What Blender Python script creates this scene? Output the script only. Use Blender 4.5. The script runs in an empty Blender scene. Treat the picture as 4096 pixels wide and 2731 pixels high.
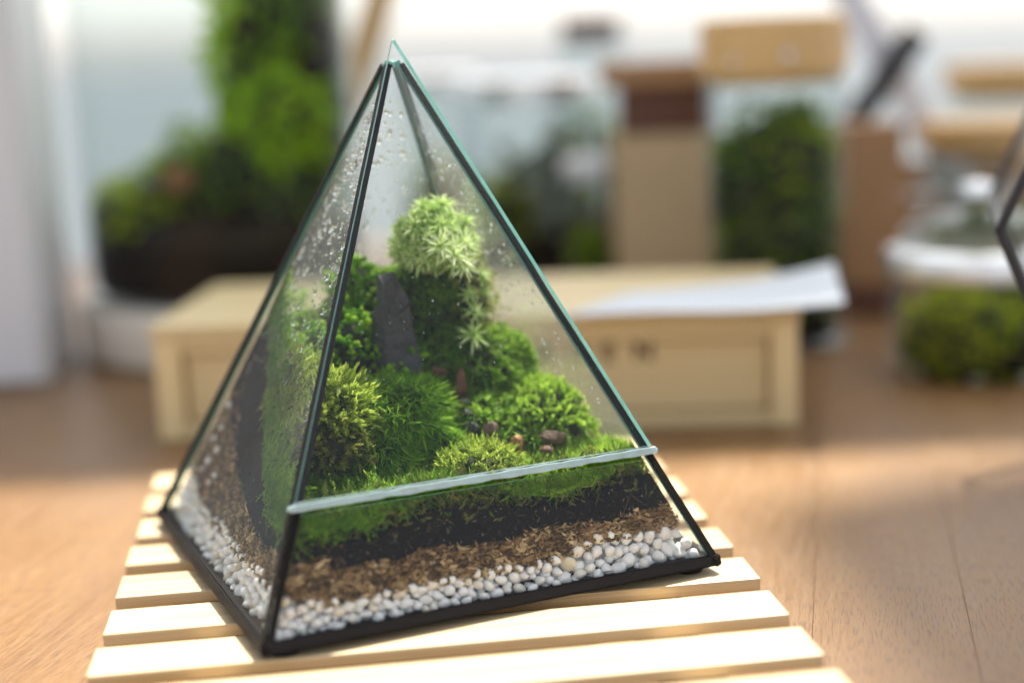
import bpy, bmesh, math, random
import numpy as np
from mathutils import Vector, Matrix

random.seed(7)
RNG = np.random.default_rng(7)
scene = bpy.context.scene
COL = scene.collection
R = math.radians

# ------------------------------------------------------------------ camera
cam_d = bpy.data.cameras.new('camera')
cam = bpy.data.objects.new('camera', cam_d)
COL.objects.link(cam)
scene.camera = cam
_f = Vector((0.0, 0.98099276, -0.19404435))
_r = Vector((0.99912693, -0.00810674, -0.04098367))
_u = Vector((0.04177775, 0.19387494, 0.98013628))
cam.matrix_world = Matrix(((_r.x, _u.x, -_f.x, 0.07405), (_r.y, _u.y, -_f.y, -0.40952),
                           (_r.z, _u.z, -_f.z, 0.16798), (0, 0, 0, 1)))
cam_d.sensor_width = 36.0
cam_d.lens = 53.72
cam_d.clip_start = 0.01
cam_d.clip_end = 200.0
cam_d.dof.use_dof = True
cam_d.dof.focus_distance = 0.482
cam_d.dof.aperture_fstop = 2.9

# ------------------------------------------------------------------ light
SUN_TO = Vector((0.241, 0.498, 1.0)).normalized()      # towards the sun: high, behind the terrarium
world = bpy.data.worlds.new('World')
scene.world = world
world.use_nodes = True
wn = world.node_tree.nodes
wl = world.node_tree.links
for n in list(wn):
    wn.remove(n)
wo = wn.new('ShaderNodeOutputWorld')
wb = wn.new('ShaderNodeBackground')
ws = wn.new('ShaderNodeTexSky')
ws.sky_type = 'NISHITA'
ws.sun_disc = False
ws.sun_elevation = math.asin(SUN_TO.z)
ws.sun_rotation = math.atan2(SUN_TO.x, SUN_TO.y)
ws.air_density = 1.0
ws.dust_density = 1.6
ws.ozone_density = 0.4
wb.inputs['Strength'].default_value = 0.10
whs = wn.new('ShaderNodeHueSaturation')          # thin bright haze: a paler sky
whs.inputs['Saturation'].default_value = 0.3
wl.new(ws.outputs[0], whs.inputs['Color'])
wl.new(whs.outputs[0], wb.inputs[0])
wl.new(wb.outputs[0], wo.inputs[0])
sun_d = bpy.data.lights.new('sun', 'SUN')
sun_d.energy = 4.0
sun_d.angle = R(2.2)
sun_d.color = (1.0, 0.94, 0.82)
sun = bpy.data.objects.new('sun', sun_d)
COL.objects.link(sun)
sun.rotation_euler = SUN_TO.to_track_quat('Z', 'Y').to_euler()
sun.location = SUN_TO * 3
scene.view_settings.view_transform = 'Standard'
scene.view_settings.look = 'None'
scene.view_settings.exposure = 1.44
scene.view_settings.gamma = 1.0
scene.view_settings.use_curve_mapping = False
scene.render.engine = 'CYCLES'
cy = scene.cycles
cy.use_denoising = True
cy.use_adaptive_sampling = True
cy.adaptive_threshold = 0.02
cy.max_bounces = 10
cy.diffuse_bounces = 4
cy.glossy_bounces = 4
cy.transmission_bounces = 8
cy.transparent_max_bounces = 40
cy.caustics_reflective = False
cy.caustics_refractive = False
cy.sample_clamp_indirect = 6.0


# ------------------------------------------------------------------ node helpers
class NT:
    def __init__(self, name):
        self.m = bpy.data.materials.new(name)
        self.m.use_nodes = True
        self.t = self.m.node_tree
        for n in list(self.t.nodes):
            self.t.nodes.remove(n)
        self.out = self.t.nodes.new('ShaderNodeOutputMaterial')

    def n(self, typ, **kw):
        nd = self.t.nodes.new('ShaderNode' + typ)
        for k, v in kw.items():
            if k.startswith('_'):
                setattr(nd, k[1:], v)
            else:
                key = k.replace('__', ' ')
                if key in nd.inputs:
                    self.put(nd.inputs[key], v)
        return nd

    def put(self, sock, v):
        if isinstance(v, bpy.types.NodeSocket):
            self.t.links.new(v, sock)
        elif isinstance(v, (tuple, list)) and sock.type == 'RGBA' and len(v) == 3:
            sock.default_value = (*v, 1)
        else:
            sock.default_value = v

    def coords(self, scale=(1, 1, 1), rot=(0, 0, 0), kind='Object', loc=None):
        tc = self.n('TexCoord')
        mp = self.n('Mapping', Vector=tc.outputs[kind], Scale=scale, Rotation=rot)
        if loc is not None:
            self.put(mp.inputs['Location'], loc)
        return mp.outputs[0]

    def noise(self, vec, scale, detail=3, rough=0.55):
        return self.n('TexNoise', Vector=vec, Scale=scale, Detail=detail, Roughness=rough).outputs['Fac']

    def ramp(self, fac, stops):
        r = self.n('ValToRGB', Fac=fac)
        cr = r.color_ramp
        while len(cr.elements) < len(stops):
            cr.elements.new(0.5)
        for e, (p, c) in zip(cr.elements, stops):
            e.position = p
            e.color = (*c, 1) if len(c) == 3 else c
        return r.outputs[0]

    def mix(self, a, b, fac, mode='MIX'):
        m = self.n('Mix', _data_type='RGBA', _blend_type=mode)
        self.put(m.inputs[0], fac)
        self.put(m.inputs[6], a)
        self.put(m.inputs[7], b)
        return m.outputs[2]

    def math(self, op, a, b=0.0):
        m = self.n('Math', _operation=op)
        self.put(m.inputs[0], a)
        self.put(m.inputs[1], b)
        return m.outputs[0]

    def bump(self, h, strength=0.3, dist=0.001):
        return self.n('Bump', Height=h, Strength=strength, Distance=dist).outputs[0]

    def pbr(self, **kw):
        return self.n('BsdfPrincipled', **kw).outputs[0]

    def mixsh(self, a, b, fac):
        m = self.n('MixShader')
        self.put(m.inputs[0], fac)
        self.put(m.inputs[1], a)
        self.put(m.inputs[2], b)
        return m.outputs[0]

    def done(self, sh):
        self.t.links.new(sh, self.out.inputs[0])
        return self.m


def g3(v):
    return (v, v, v)


def plain(name, col, rough=0.5, var=0.12, scale=60.0, metal=0.0, bump=0.0, spec=0.5):
    t = NT(name)
    v = t.coords()
    f = t.noise(v, scale, 4)
    c = t.mix(col, tuple(max(0, min(1, x * (1 - 2 * var))) for x in col), f)
    kw = dict(Base__Color=c, Roughness=rough, Metallic=metal, Specular__IOR__Level=spec)
    if bump:
        kw['Normal'] = t.bump(t.noise(v, scale * 4, 3), bump, 0.0006)
    return t.done(t.pbr(**kw))


def wood(name, light, dark, rough=0.5, axis=0, fine=320.0, long=9.0, rings=0.5, bump=0.15):
    """grain stretched along one local axis; each object gets its own offset"""
    t = NT(name)
    sc = [fine, fine, fine]
    sc[axis] = long
    oi = t.n('ObjectInfo')
    off = t.math('MULTIPLY', oi.outputs['Random'], 37.0)
    cmb = t.n('CombineXYZ', X=off, Y=off, Z=off)
    v0 = t.coords(tuple(sc))
    add = t.n('VectorMath', _operation='ADD')
    t.put(add.inputs[0], v0)
    t.put(add.inputs[1], cmb.outputs[0])
    v = add.outputs[0]
    f1 = t.noise(v, 1.0, 5, 0.6)
    sc2 = [fine * 0.18] * 3
    sc2[axis] = long * 0.4
    f2 = t.noise(t.coords(tuple(sc2)), 1.0, 3)
    f = t.math('ADD', t.math('MULTIPLY', f1, 1 - rings), t.math('MULTIPLY', f2, rings))
    c = t.ramp(f, [(0.3, light), (0.52, tuple((a + b) / 2 for a, b in zip(light, dark))), (0.72, dark)])
    tone = t.math('ADD', t.math('MULTIPLY', oi.outputs['Random'], 0.16), 0.9)
    hs = t.n('HueSaturation', Color=c, Value=tone)
    return t.done(t.pbr(Base__Color=hs.outputs[0], Roughness=rough,
                        Normal=t.bump(f1, bump, 0.0006)))


def glass(name, tint=(0.96, 0.985, 0.975), haze=0.0, hcol=(0.8, 0.82, 0.82), dust=0.0, hscale=45.0, f0=0.012, rough=0.0,
          graze=0.75):
    """thin pane: clear glass whose reflection follows Fresnel, with a film of condensation and dust"""
    t = NT(name)
    fc = t.n('LayerWeight', Blend=0.5).outputs['Facing']
    fr = t.math('ADD', t.math('MULTIPLY', t.math('POWER', fc, 5.0), graze), f0)
    tr = t.n('BsdfTransparent', Color=tint).outputs[0]
    gl = t.n('BsdfGlossy', Roughness=rough, Color=(0.95, 0.97, 0.97)).outputs[0]
    sh = t.mixsh(tr, gl, fr)
    if haze > 0 or dust > 0:
        v = t.coords()
        fac = t.math('MULTIPLY', t.ramp(t.noise(v, hscale, 5, 0.6), [(0.25, g3(0.45)), (0.75, g3(1.0))]), haze)
        if dust:
            vo = t.n('TexVoronoi', Vector=v, Scale=520.0)
            sp = t.math('LESS_THAN', vo.outputs['Distance'], 0.12)
            pick = t.math('GREATER_THAN', t.n('SeparateColor', Color=vo.outputs['Color']).outputs[0], 0.9)
            fac = t.math('MAXIMUM', fac, t.math('MULTIPLY', t.math('MULTIPLY', sp, pick), dust))
        df = t.n('BsdfDiffuse', Color=hcol).outputs[0]
        tl = t.n('BsdfTranslucent', Color=hcol).outputs[0]
        sh = t.mixsh(sh, t.mixsh(df, tl, 0.5), fac)
    return t.done(sh)


def leafmat(name, lo, mid, hi, rough=0.42, trans=0.55, spec=0.12):
    t = NT(name)
    a = t.n('Attribute', _attribute_name='tint')
    c = t.ramp(a.outputs['Fac'], [(0.0, lo), (0.5, mid), (1.0, hi)])
    b = t.pbr(Base__Color=c, Roughness=rough, Specular__IOR__Level=spec)
    tl = t.n('BsdfTranslucent', Color=t.mix(c, (0.75, 0.9, 0.25), 0.25)).outputs[0]
    return t.done(t.mixsh(b, tl, trans))


# ------------------------------------------------------------------ mesh helpers
def mesh_np(name, verts, tris, quads=None, tint=None, mats=(), mat_idx=None, smooth=False):
    """fast mesh from numpy arrays of triangles (and quads)"""
    me = bpy.data.meshes.new(name)
    verts = np.asarray(verts, np.float32)
    tris = np.asarray(tris, np.int32).reshape(-1, 3)
    quads = np.zeros((0, 4), np.int32) if quads is None else np.asarray(quads, np.int32).reshape(-1, 4)
    nl = tris.size + quads.size
    npoly = len(tris) + len(quads)
    me.vertices.add(len(verts))
    me.vertices.foreach_set('co', verts.ravel())
    me.loops.add(nl)
    me.loops.foreach_set('vertex_index', np.concatenate([tris.ravel(), quads.ravel()]))
    me.polygons.add(npoly)
    starts = np.concatenate([np.arange(len(tris)) * 3, tris.size + np.arange(len(quads)) * 4])
    me.polygons.foreach_set('loop_start', starts.astype(np.int32))
    if mat_idx is not None:
        me.polygons.foreach_set('material_index', np.asarray(mat_idx, np.int32))
    me.polygons.foreach_set('use_smooth', np.full(npoly, smooth, bool))
    if tint is not None:
        at = me.attributes.new('tint', 'FLOAT', 'POINT')
        at.data.foreach_set('value', np.asarray(tint, np.float32))
    for m in mats:
        me.materials.append(m)
    me.update(calc_edges=True)
    me.validate()
    return me


def link(name, me, parent=None, loc=(0, 0, 0), rot=(0, 0, 0)):
    o = bpy.data.objects.new(name, me)
    COL.objects.link(o)
    o.location = loc
    o.rotation_euler = rot
    o.parent = parent
    return o


def tag(o, label=None, cat=None, group=None, kind=None):
    if label:
        o['label'] = label
    if cat:
        o['category'] = cat
    if group:
        o['group'] = group
    if kind:
        o['kind'] = kind
    return o


def empty(name, loc, rz=0.0, label=None, cat=None, group=None):
    o = bpy.data.objects.new(name, None)
    COL.objects.link(o)
    o.location = loc
    o.rotation_euler = (0, 0, rz)
    o.empty_display_size = 0.02
    return tag(o, label, cat, group)


def from_bm(name, bm, mat, parent=None, loc=(0, 0, 0), rot=(0, 0, 0), smooth=False, bevel=0.0, seg=2):
    if bevel:
        bmesh.ops.bevel(bm, geom=list(bm.edges), offset=bevel, segments=seg, affect='EDGES', profile=0.6)
    bmesh.ops.recalc_face_normals(bm, faces=list(bm.faces))
    me = bpy.data.meshes.new(name)
    bm.to_mesh(me)
    bm.free()
    for m in (mat if isinstance(mat, (list, tuple)) else [mat]):
        me.materials.append(m)
    if smooth:
        me.polygons.foreach_set('use_smooth', [True] * len(me.polygons))
    return link(name, me, parent, loc, rot)


def add_box(bm, lo, hi, mat=None):
    mx = Matrix.Translation([(a + b) / 2 for a, b in zip(lo, hi)]) @ Matrix.Diagonal((*[b - a for a, b in zip(lo, hi)], 1))
    if mat is not None:
        mx = mat @ mx
    return bmesh.ops.create_cube(bm, size=1.0, matrix=mx)['verts']


def box(name, lo, hi, mat, parent=None, bevel=0.0, loc=(0, 0, 0), rot=(0, 0, 0), seg=2):
    bm = bmesh.new()
    add_box(bm, lo, hi)
    return from_bm(name, bm, mat, parent, loc, rot, bevel=bevel, seg=seg)


def lathe(name, prof, mat, parent=None, loc=(0, 0, 0), n=48, smooth=True, closed=False, wobble=None):
    """revolve (r, z) points about z; closed joins the last ring to the first"""
    vs, qs, ts = [], [], []
    k = len(prof)
    for r, z in prof:
        for i in range(n):
            a = 2 * math.pi * i / n
            rr = r * (1 + (wobble(a, z) if wobble else 0))
            vs.append((rr * math.cos(a), rr * math.sin(a), z))
    for j in range(k if closed else k - 1):
        j2 = (j + 1) % k
        for i in range(n):
            i2 = (i + 1) % n
            qs.append((j * n + i, j * n + i2, j2 * n + i2, j2 * n + i))
    if not closed:
        for j, flip in ((0, True), (k - 1, False)):
            if prof[j][0] > 1e-6:
                c = len(vs)
                vs.append((0, 0, prof[j][1]))
                for i in range(n):
                    i2 = (i + 1) % n
                    a, b = j * n + i, j * n + i2
                    ts.append((b, a, c) if flip else (a, b, c))
    me = mesh_np(name, vs, ts if ts else np.zeros((0, 3)), qs, mats=[mat], smooth=smooth)
    if smooth:
        me.shade_smooth() if hasattr(me, 'shade_smooth') else None
        try:
            me.set_sharp_from_angle(angle=R(35))
        except Exception:
            pass
    return link(name, me, parent, loc)


_ICO = {}


def ico(sub):
    if sub not in _ICO:
        bm = bmesh.new()
        bmesh.ops.create_icosphere(bm, subdivisions=sub, radius=1.0)
        bm.verts.ensure_lookup_table()
        _ICO[sub] = (np.array([v.co[:] for v in bm.verts]), np.array([[v.index for v in f.verts] for f in bm.faces]))
        bm.free()
    return _ICO[sub]


def rock_mesh(name, sx, sy, sz, mat, seed, sub=2, rough=0.12, cuts=0, smooth=True):
    """a stone: a lumpy ball, optionally with flats knocked off"""
    rg = np.random.default_rng(seed)
    v, f = ico(sub)
    v = v.copy()
    for _ in range(cuts):
        d = rg.normal(size=3)
        d /= np.linalg.norm(d)
        lim = rg.uniform(0.45, 0.8)
        s = v @ d
        v -= np.outer(np.maximum(0, s - lim), d)
    ph = rg.uniform(0, 6, (4, 3))
    fr = rg.uniform(1.2, 3.2, (4, 3))
    nz = sum(np.sin(v @ fr[i] + ph[i, 0]) for i in range(4)) / 4
    v = v * (1 + rough * nz)[:, None] * np.array([sx, sy, sz])
    return mesh_np(name, v, f, mats=[mat], smooth=smooth)


# ------------------------------------------------------------------ materials
M_bamboo = wood('bamboo', (0.72, 0.58, 0.37), (0.48, 0.33, 0.16), 0.45, axis=0, fine=420, long=7, rings=0.15)
M_pine = wood('pale_pine', (0.80, 0.66, 0.38), (0.68, 0.52, 0.27), 0.5, axis=0, fine=260, long=8, rings=0.5)
M_pine_z = wood('pale_pine_upright', (0.80, 0.66, 0.38), (0.68, 0.52, 0.27), 0.5, axis=2, fine=260, long=8, rings=0.5)
M_oak = wood('brown_wood', (0.52, 0.29, 0.13), (0.36, 0.18, 0.075), 0.5, axis=2, fine=200, long=8)
M_oak_x = wood('brown_wood_lying', (0.40, 0.22, 0.10), (0.26, 0.13, 0.06), 0.5, axis=0, fine=200, long=8)
M_kraft = plain('kraft_card', (0.62, 0.46, 0.27), 0.7, 0.06, 40)
M_darkwood = wood('dark_red_wood', (0.16, 0.06, 0.03), (0.09, 0.03, 0.015), 0.45, axis=0, fine=200, long=8)
M_lidwood = wood('lid_wood', (0.74, 0.49, 0.22), (0.58, 0.35, 0.13), 0.5, axis=0, fine=220, long=10)
M_burn = plain('burnt_ink', (0.10, 0.05, 0.035), 0.7, 0.1)
M_white = plain('white_lacquer', (0.74, 0.75, 0.78), 0.35, 0.03, 8)
M_paper = plain('white_paper', (0.62, 0.67, 0.73), 0.6, 0.02, 30)
M_birch = wood('birch_slice', (0.82, 0.76, 0.66), (0.70, 0.63, 0.53), 0.6, axis=2, fine=60, long=12)
M_wall = plain('pale_wall_paint', (0.72, 0.77, 0.80), 0.7, 0.05, 3)
M_tape = plain('black_foil_tape', (0.010, 0.008, 0.009), 0.5, 0.3, 700, bump=0.5, spec=0.16)
M_grey_tape = plain('dark_patina_tape', (0.05, 0.045, 0.05), 0.45, 0.4, 500, bump=0.5)
M_rubber = plain('black_rubber', (0.012, 0.012, 0.013), 0.6, 0.2, 400, spec=0.15)
M_steel = plain('brushed_steel', (0.92, 0.93, 0.95), 0.36, 0.05, 60, metal=1.0)
M_chrome = plain('chrome', (0.85, 0.86, 0.88), 0.16, 0.02, 60, metal=1.0)
M_alu = plain('pale_aluminium', (0.80, 0.81, 0.86), 0.4, 0.03, 40)
M_shadow_black = plain('shadow_black', (0.02, 0.02, 0.022), 0.5, 0.2, 50)  # black of the bar that stands in for the strut's shadow
M_soil = plain('black_soil', (0.014, 0.011, 0.010), 0.9, 0.35, 900, bump=0.9, spec=0.12)
M_earth = plain('jar_earth', (0.028, 0.017, 0.012), 0.85, 0.3, 300, bump=0.8, spec=0.15)
M_fibre_core = plain('fibre_core', (0.12, 0.06, 0.03), 0.8, 0.3, 700, bump=0.9)
M_fibre = leafmat('dry_sphagnum', (0.06, 0.032, 0.014), (0.32, 0.19, 0.08), (0.70, 0.53, 0.30), 0.55, 0.2)
M_glass = glass('clear_glass')
M_jar = glass('jar_glass', (0.93, 0.95, 0.95), f0=0.008, graze=0.9, haze=0.002, hscale=12)
M_pane_left = glass('left_pane_glass', (0.965, 0.985, 0.98), haze=0.032, dust=0.5, hscale=38, graze=0.26)
M_pane_back = glass('back_pane_glass', (0.955, 0.965, 0.96), haze=0.05, hcol=(0.8, 0.8, 0.78), dust=0.3, hscale=26)
M_pane_front = glass('front_pane_glass', (0.98, 0.992, 0.99), haze=0.004, dust=0.25, hscale=40)
M_pane_low = glass('lower_pane_glass', (0.98, 0.99, 0.988), haze=0.004, dust=0.35, hscale=40)
M_geo = glass('neighbour_glass', (0.998, 0.998, 0.999), graze=0.2, haze=0.008, hcol=(0.85, 0.86, 0.9), dust=0.3, hscale=20)


def edge_glass(name, col, rough, trans):
    t = NT(name)
    v = t.coords((160, 160, 160))
    f = t.noise(v, 1.0, 4)
    c = t.mix(col, tuple(x * 0.55 for x in col), f)
    b = t.pbr(Base__Color=c, Roughness=rough, Specular__IOR__Level=0.8, Normal=t.bump(f, 0.6, 0.0004))
    return t.done(t.mixsh(b, t.n('BsdfTranslucent', Color=c).outputs[0], trans))


M_edge_teal = edge_glass('cut_glass_edge_teal', (0.22, 0.52, 0.48), 0.2, 0.35)
M_edge_pale = edge_glass('cut_glass_edge_pale', (0.70, 0.88, 0.92), 0.18, 0.45)
t = NT('water_drop')
M_drop = t.done(t.n('BsdfGlass', IOR=1.33, Roughness=0.0, Color=(1, 1, 1)).outputs[0])

# table wood: long grain, pores, a lacquer sheen
t = NT('table_wood')
oi = t.n('ObjectInfo')
off = t.math('MULTIPLY', oi.outputs['Random'], 23.0)
cmb = t.n('CombineXYZ', X=off, Y=off, Z=0.0)


def _tv(s):
    a = t.n('VectorMath', _operation='ADD')
    t.put(a.inputs[0], t.coords(s))
    t.put(a.inputs[1], cmb.outputs[0])
    return a.outputs[0]


f1 = t.noise(_tv((26, 3.2, 26)), 1.0, 5, 0.6)
f2 = t.noise(_tv((420, 26, 420)), 1.0, 4, 0.6)
f3 = t.noise(_tv((1500, 130, 1500)), 1.0, 2, 0.5)
f4 = t.noise(_tv((9, 7, 9)), 1.0, 3)
c = t.ramp(f1, [(0.3, (0.255, 0.135, 0.047)), (0.55, (0.21, 0.107, 0.037)), (0.75, (0.17, 0.086, 0.031))])
c = t.mix(c, (0.26, 0.155, 0.07), t.ramp(f2, [(0.42, g3(0)), (0.7, g3(0.55))]))
c = t.mix(c, (0.10, 0.05, 0.025), t.ramp(f3, [(0.52, g3(0)), (0.64, g3(0.6))]))
c = t.mix(c, (0.22, 0.135, 0.08), t.ramp(f4, [(0.5, g3(0)), (0.7, g3(0.4))]))
M_table = t.done(t.pbr(Base__Color=c, Roughness=t.ramp(f2, [(0.3, g3(0.34)), (0.7, g3(0.5))]), Specular__IOR__Level=0.5,
                       Normal=t.bump(t.math('ADD', f2, f3), 0.18, 0.0005)))

# white pebbles: each its own shade from pure white to warm cream
t = NT('white_pebble')
oi = t.n('ObjectInfo')
v = t.coords()
c = t.ramp(oi.outputs['Random'], [(0.0, (0.86, 0.85, 0.84)), (0.7, (0.83, 0.80, 0.77)), (0.94, (0.78, 0.71, 0.60)), (1.0, (0.70, 0.58, 0.40))])
c = t.mix(c, (0.70, 0.66, 0.60), t.ramp(t.noise(v, 500, 4), [(0.45, g3(0)), (0.8, g3(0.4))]))
b = t.pbr(Base__Color=c, Roughness=0.45, Normal=t.bump(t.noise(v, 1400, 3), 0.35, 0.0003),
          Subsurface__Weight=0.15, Subsurface__Scale=0.001)
M_pebble = t.done(b)

t = NT('dark_slate')
v = t.coords()
f = t.noise(t.coords((120, 120, 420)), 1.0, 5)
c = t.ramp(f, [(0.3, (0.06, 0.057, 0.06)), (0.6, (0.03, 0.028, 0.029)), (0.8, (0.055, 0.038, 0.03))])
M_slate = t.done(t.pbr(Base__Color=c, Roughness=0.55, Normal=t.bump(t.noise(v, 260, 5, 0.65), 1.0, 0.0022)))
M_stone_brown = plain('brown_stone', (0.20, 0.11, 0.06), 0.6, 0.35, 400, bump=0.7)
M_stone_orange = plain('orange_stone', (0.42, 0.19, 0.06), 0.6, 0.3, 400, bump=0.6)
M_stone_red = plain('red_slate', (0.22, 0.08, 0.05), 0.6, 0.35, 400, bump=0.7)
M_stone_grey = plain('grey_stone', (0.22, 0.20, 0.18), 0.6, 0.3, 400, bump=0.6)
M_stone_dark = plain('dark_stone', (0.06, 0.055, 0.05), 0.6, 0.3, 400, bump=0.6)

M_mossbase = plain('moss_mat', (0.022, 0.03, 0.008), 0.9, 0.3, 500, bump=0.8)
M_moss_deep = leafmat('deep_green_moss', (0.028, 0.09, 0.002), (0.095, 0.26, 0.003), (0.30, 0.50, 0.008))
M_moss_grass = leafmat('grass_green_moss', (0.035, 0.12, 0.002), (0.13, 0.35, 0.003), (0.38, 0.62, 0.01))
M_moss_mid = leafmat('mid_green_moss', (0.035, 0.11, 0.003), (0.13, 0.32, 0.006), (0.34, 0.56, 0.018))
M_moss_light = leafmat('light_green_moss', (0.07, 0.16, 0.006), (0.23, 0.42, 0.014), (0.46, 0.64, 0.05))
M_moss_yellow = leafmat('yellow_green_moss', (0.10, 0.15, 0.012), (0.31, 0.42, 0.03), (0.58, 0.65, 0.12))
M_moss_star = leafmat('pale_star_moss', (0.20, 0.38, 0.06), (0.44, 0.62, 0.18), (0.78, 0.84, 0.48), 0.35, 0.4)
M_moss_old = leafmat('withered_moss', (0.07, 0.07, 0.012), (0.16, 0.19, 0.025), (0.36, 0.32, 0.08))
M_moss_bead = leafmat('bead_moss', (0.035, 0.13, 0.003), (0.13, 0.36, 0.006), (0.38, 0.60, 0.015))
M_jar_moss = leafmat('jar_moss', (0.08, 0.17, 0.003), (0.28, 0.43, 0.008), (0.66, 0.70, 0.03))
M_jar_moss2 = leafmat('jar_moss_bright', (0.16, 0.24, 0.005), (0.42, 0.54, 0.01), (0.80, 0.78, 0.05))
M_leaf = leafmat('jar_leaf', (0.07, 0.18, 0.003), (0.25, 0.50, 0.006), (0.55, 0.78, 0.02))

# ------------------------------------------------------------------ the table
ZT = -0.016
PLANK_ROT = R(-12.3)
table = empty('table_top', (0.17, 0.35, ZT), PLANK_ROT)
table['kind'] = 'structure'
# seams measured on the photograph: one through (0.169, 0.063), one through (0.211, 0.031)
_c, _s = math.cos(PLANK_ROT), math.sin(PLANK_ROT)


def _px(x, y):
    return (x - 0.17) * _c + (y - 0.35) * _s


s0, s1 = _px(0.169, 0.063), _px(0.211, 0.031)
edges = [s0 - 0.66, s0 - 0.55, s0 - 0.43, s0 - 0.33, s0 - 0.215, s0 - 0.11, s0, s1, s1 + 0.12, s1 + 0.23, s1 + 0.34, s1 + 0.45, s1 + 0.57]
for i in range(len(edges) - 1):
    box('plank', (edges[i] + 0.00003, -0.85, -0.03), (edges[i + 1] - 0.00003, 0.62, 0.0), M_table, table, bevel=0.00012, seg=1)

# ------------------------------------------------------------------ the trivet
PHI = 0.12567
TZ = -0.0034
SL, PIT, SWD, STH = 0.20525, 0.03149, 0.02099, 0.0042
trivet = empty('slatted_trivet', (-0.04948, -0.00332, ZT), PHI,
               'pale bamboo slatted trivet on the brown table under the pyramid terrarium', 'trivet')
zs = TZ - ZT
bm = bmesh.new()
add_box(bm, (0, 0, 0), (SL, SWD, STH))
slat0 = from_bm('slat', bm, M_bamboo, trivet, (0, 0, zs - STH), bevel=0.0007, seg=2)
for k in range(-2, 7):
    if k == 0:
        o = slat0
    else:
        o = link('slat', slat0.data, trivet)
    o.location = (random.uniform(-0.0008, 0.0008), PIT * k, zs - STH + random.uniform(-0.0002, 0.0))
    o.rotation_euler = (0, 0, random.uniform(-0.004, 0.004))
for x in (0.028, SL - 0.042):
    box('rail', (x, -2 * PIT + 0.002, 0.0002), (x + 0.014, 6 * PIT + SWD - 0.002, zs - STH - 0.0003), M_bamboo, trivet, bevel=0.0006)

# ------------------------------------------------------------------ the pyramid terrarium
TH = 0.41149
S2, H = 0.075, 0.16743
CTR = Vector((0.03874, 0.09874, 0.0))
terr = empty('glass_terrarium', (CTR.x, CTR.y, 0.0), TH,
             'pyramid-shaped glass terrarium with black edges, planted with moss, standing on the trivet', 'terrarium')
TG = 0.0019                                            # glass thickness


def hw(z, inset=0.0):
    """half width of the pyramid at height z, moved in perpendicular to the panes"""
    return S2 * (1 - z / H) - inset * math.hypot(1, S2 / H)


def npclamp(P, inset):
    """press points in against the panes (local terrarium coordinates)"""
    P = P.copy()
    P[:, 2] = np.maximum(P[:, 2], 0.0022)
    w = S2 * (1 - P[:, 2] / H) - inset * math.hypot(1, S2 / H)
    w = np.maximum(w, 0.0005)
    P[:, 0] = np.clip(P[:, 0], -w, w)
    P[:, 1] = np.clip(P[:, 1], -w, w)
    return P


def face_mat(k):
    """maps (x along edge, y out of the face, z up) of the front face to face k (0 front, 1 right, 2 back, 3 left)"""
    return Matrix.Rotation(k * math.pi / 2, 4, 'Z')


def pane(name, k, z0, z1, out0, out1, mats, parent, wide=0.0, droop=0.0, edge_in=0.0):
    """trapezoid of glass between heights z0 and z1, its inner and outer skins at out0 / out1 from the face plane"""
    n = Vector((0, -1, S2 / H)).normalized()
    mm = face_mat(k)
    vs = []
    for o_ in (out0, out1):
        for z, sx in ((z0, -1), (z0, 1), (z1, 1), (z1, -1)):
            w = hw(z) - edge_in + wide
            vs.append(mm @ (Vector((sx * w, -hw(z), z)) + n * o_))
    me = bpy.data.meshes.new(name)
    me.from_pydata(vs, [], [(3, 2, 1, 0), (4, 5, 6, 7), (0, 1, 5, 4), (2, 3, 7, 6), (1, 2, 6, 5), (3, 0, 4, 7)])
    for m in mats:
        me.materials.append(m)
    me.polygons.foreach_set('material_index', [0, 0, 1, 1, 2, 2] if len(mats) > 2 else [0, 0, 1, 1, 1, 1])
    me.update()
    return link(name, me, parent)


# panes lie just inside the pyramid surface; the front door pane lies proud of it
left_pane = pane('left_pane', 3, 0.0015, H * 0.972, -TG, -0.0002, [M_pane_left, M_edge_teal], terr, edge_in=0.0006)
right_pane = pane('right_pane', 1, 0.0015, H * 0.972, -TG, -0.0002, [M_pane_back, M_edge_teal], terr, edge_in=0.0006)
back_pane = pane('back_pane', 2, 0.0015, H * 0.972, -TG, -0.0002, [M_pane_back, M_edge_teal], terr, edge_in=0.0006)
low_pane = pane('lower_front_pane', 0, 0.0015, 0.2 * H, -TG, -0.0002, [M_pane_low, M_edge_teal], terr, edge_in=0.0006)
door = pane('front_door_pane', 0, 0.2115 * H + 0.0014, H * 1.005, 0.0008, 0.0031, [M_pane_front, M_edge_pale, M_edge_teal], terr, wide=0.0006)
door['label'] = 'hinged upper front pane with pale blue cut lower edge'
n0 = Vector((0, -1, S2 / H)).normalized()


def strip(name, p, q, side_a, wa, nrm_a, side_b, wb, nrm_b, mat, parent, th=0.00045, off=0.0001):
    """tape folded over an edge p-q: a flap on each of the two faces that meet there"""
    bm = bmesh.new()
    for side, w, nrm in ((side_a, wa, nrm_a), (side_b, wb, nrm_b)):
        if w <= 0:
            continue
        steps = 14
        rows = []
        for i in range(steps + 1):
            b = p.lerp(q, i / steps)
            ww = w * (1 + random.uniform(-0.07, 0.07)) * (1.35 - 0.45 * i / steps)
            rows.append([b + nrm * (off + th), b + side * ww + nrm * (off + th), b + side * ww + nrm * off, b + nrm * off])
        vv = [[bm.verts.new(x) for x in r] for r in rows]
        for i in range(steps):
            for j in range(4):
                bm.faces.new((vv[i][j], vv[i][(j + 1) % 4], vv[i + 1][(j + 1) % 4], vv[i + 1][j]))
        bm.faces.new(vv[0])
        bm.faces.new(vv[-1])
    return from_bm(name, bm, mat, parent)


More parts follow.
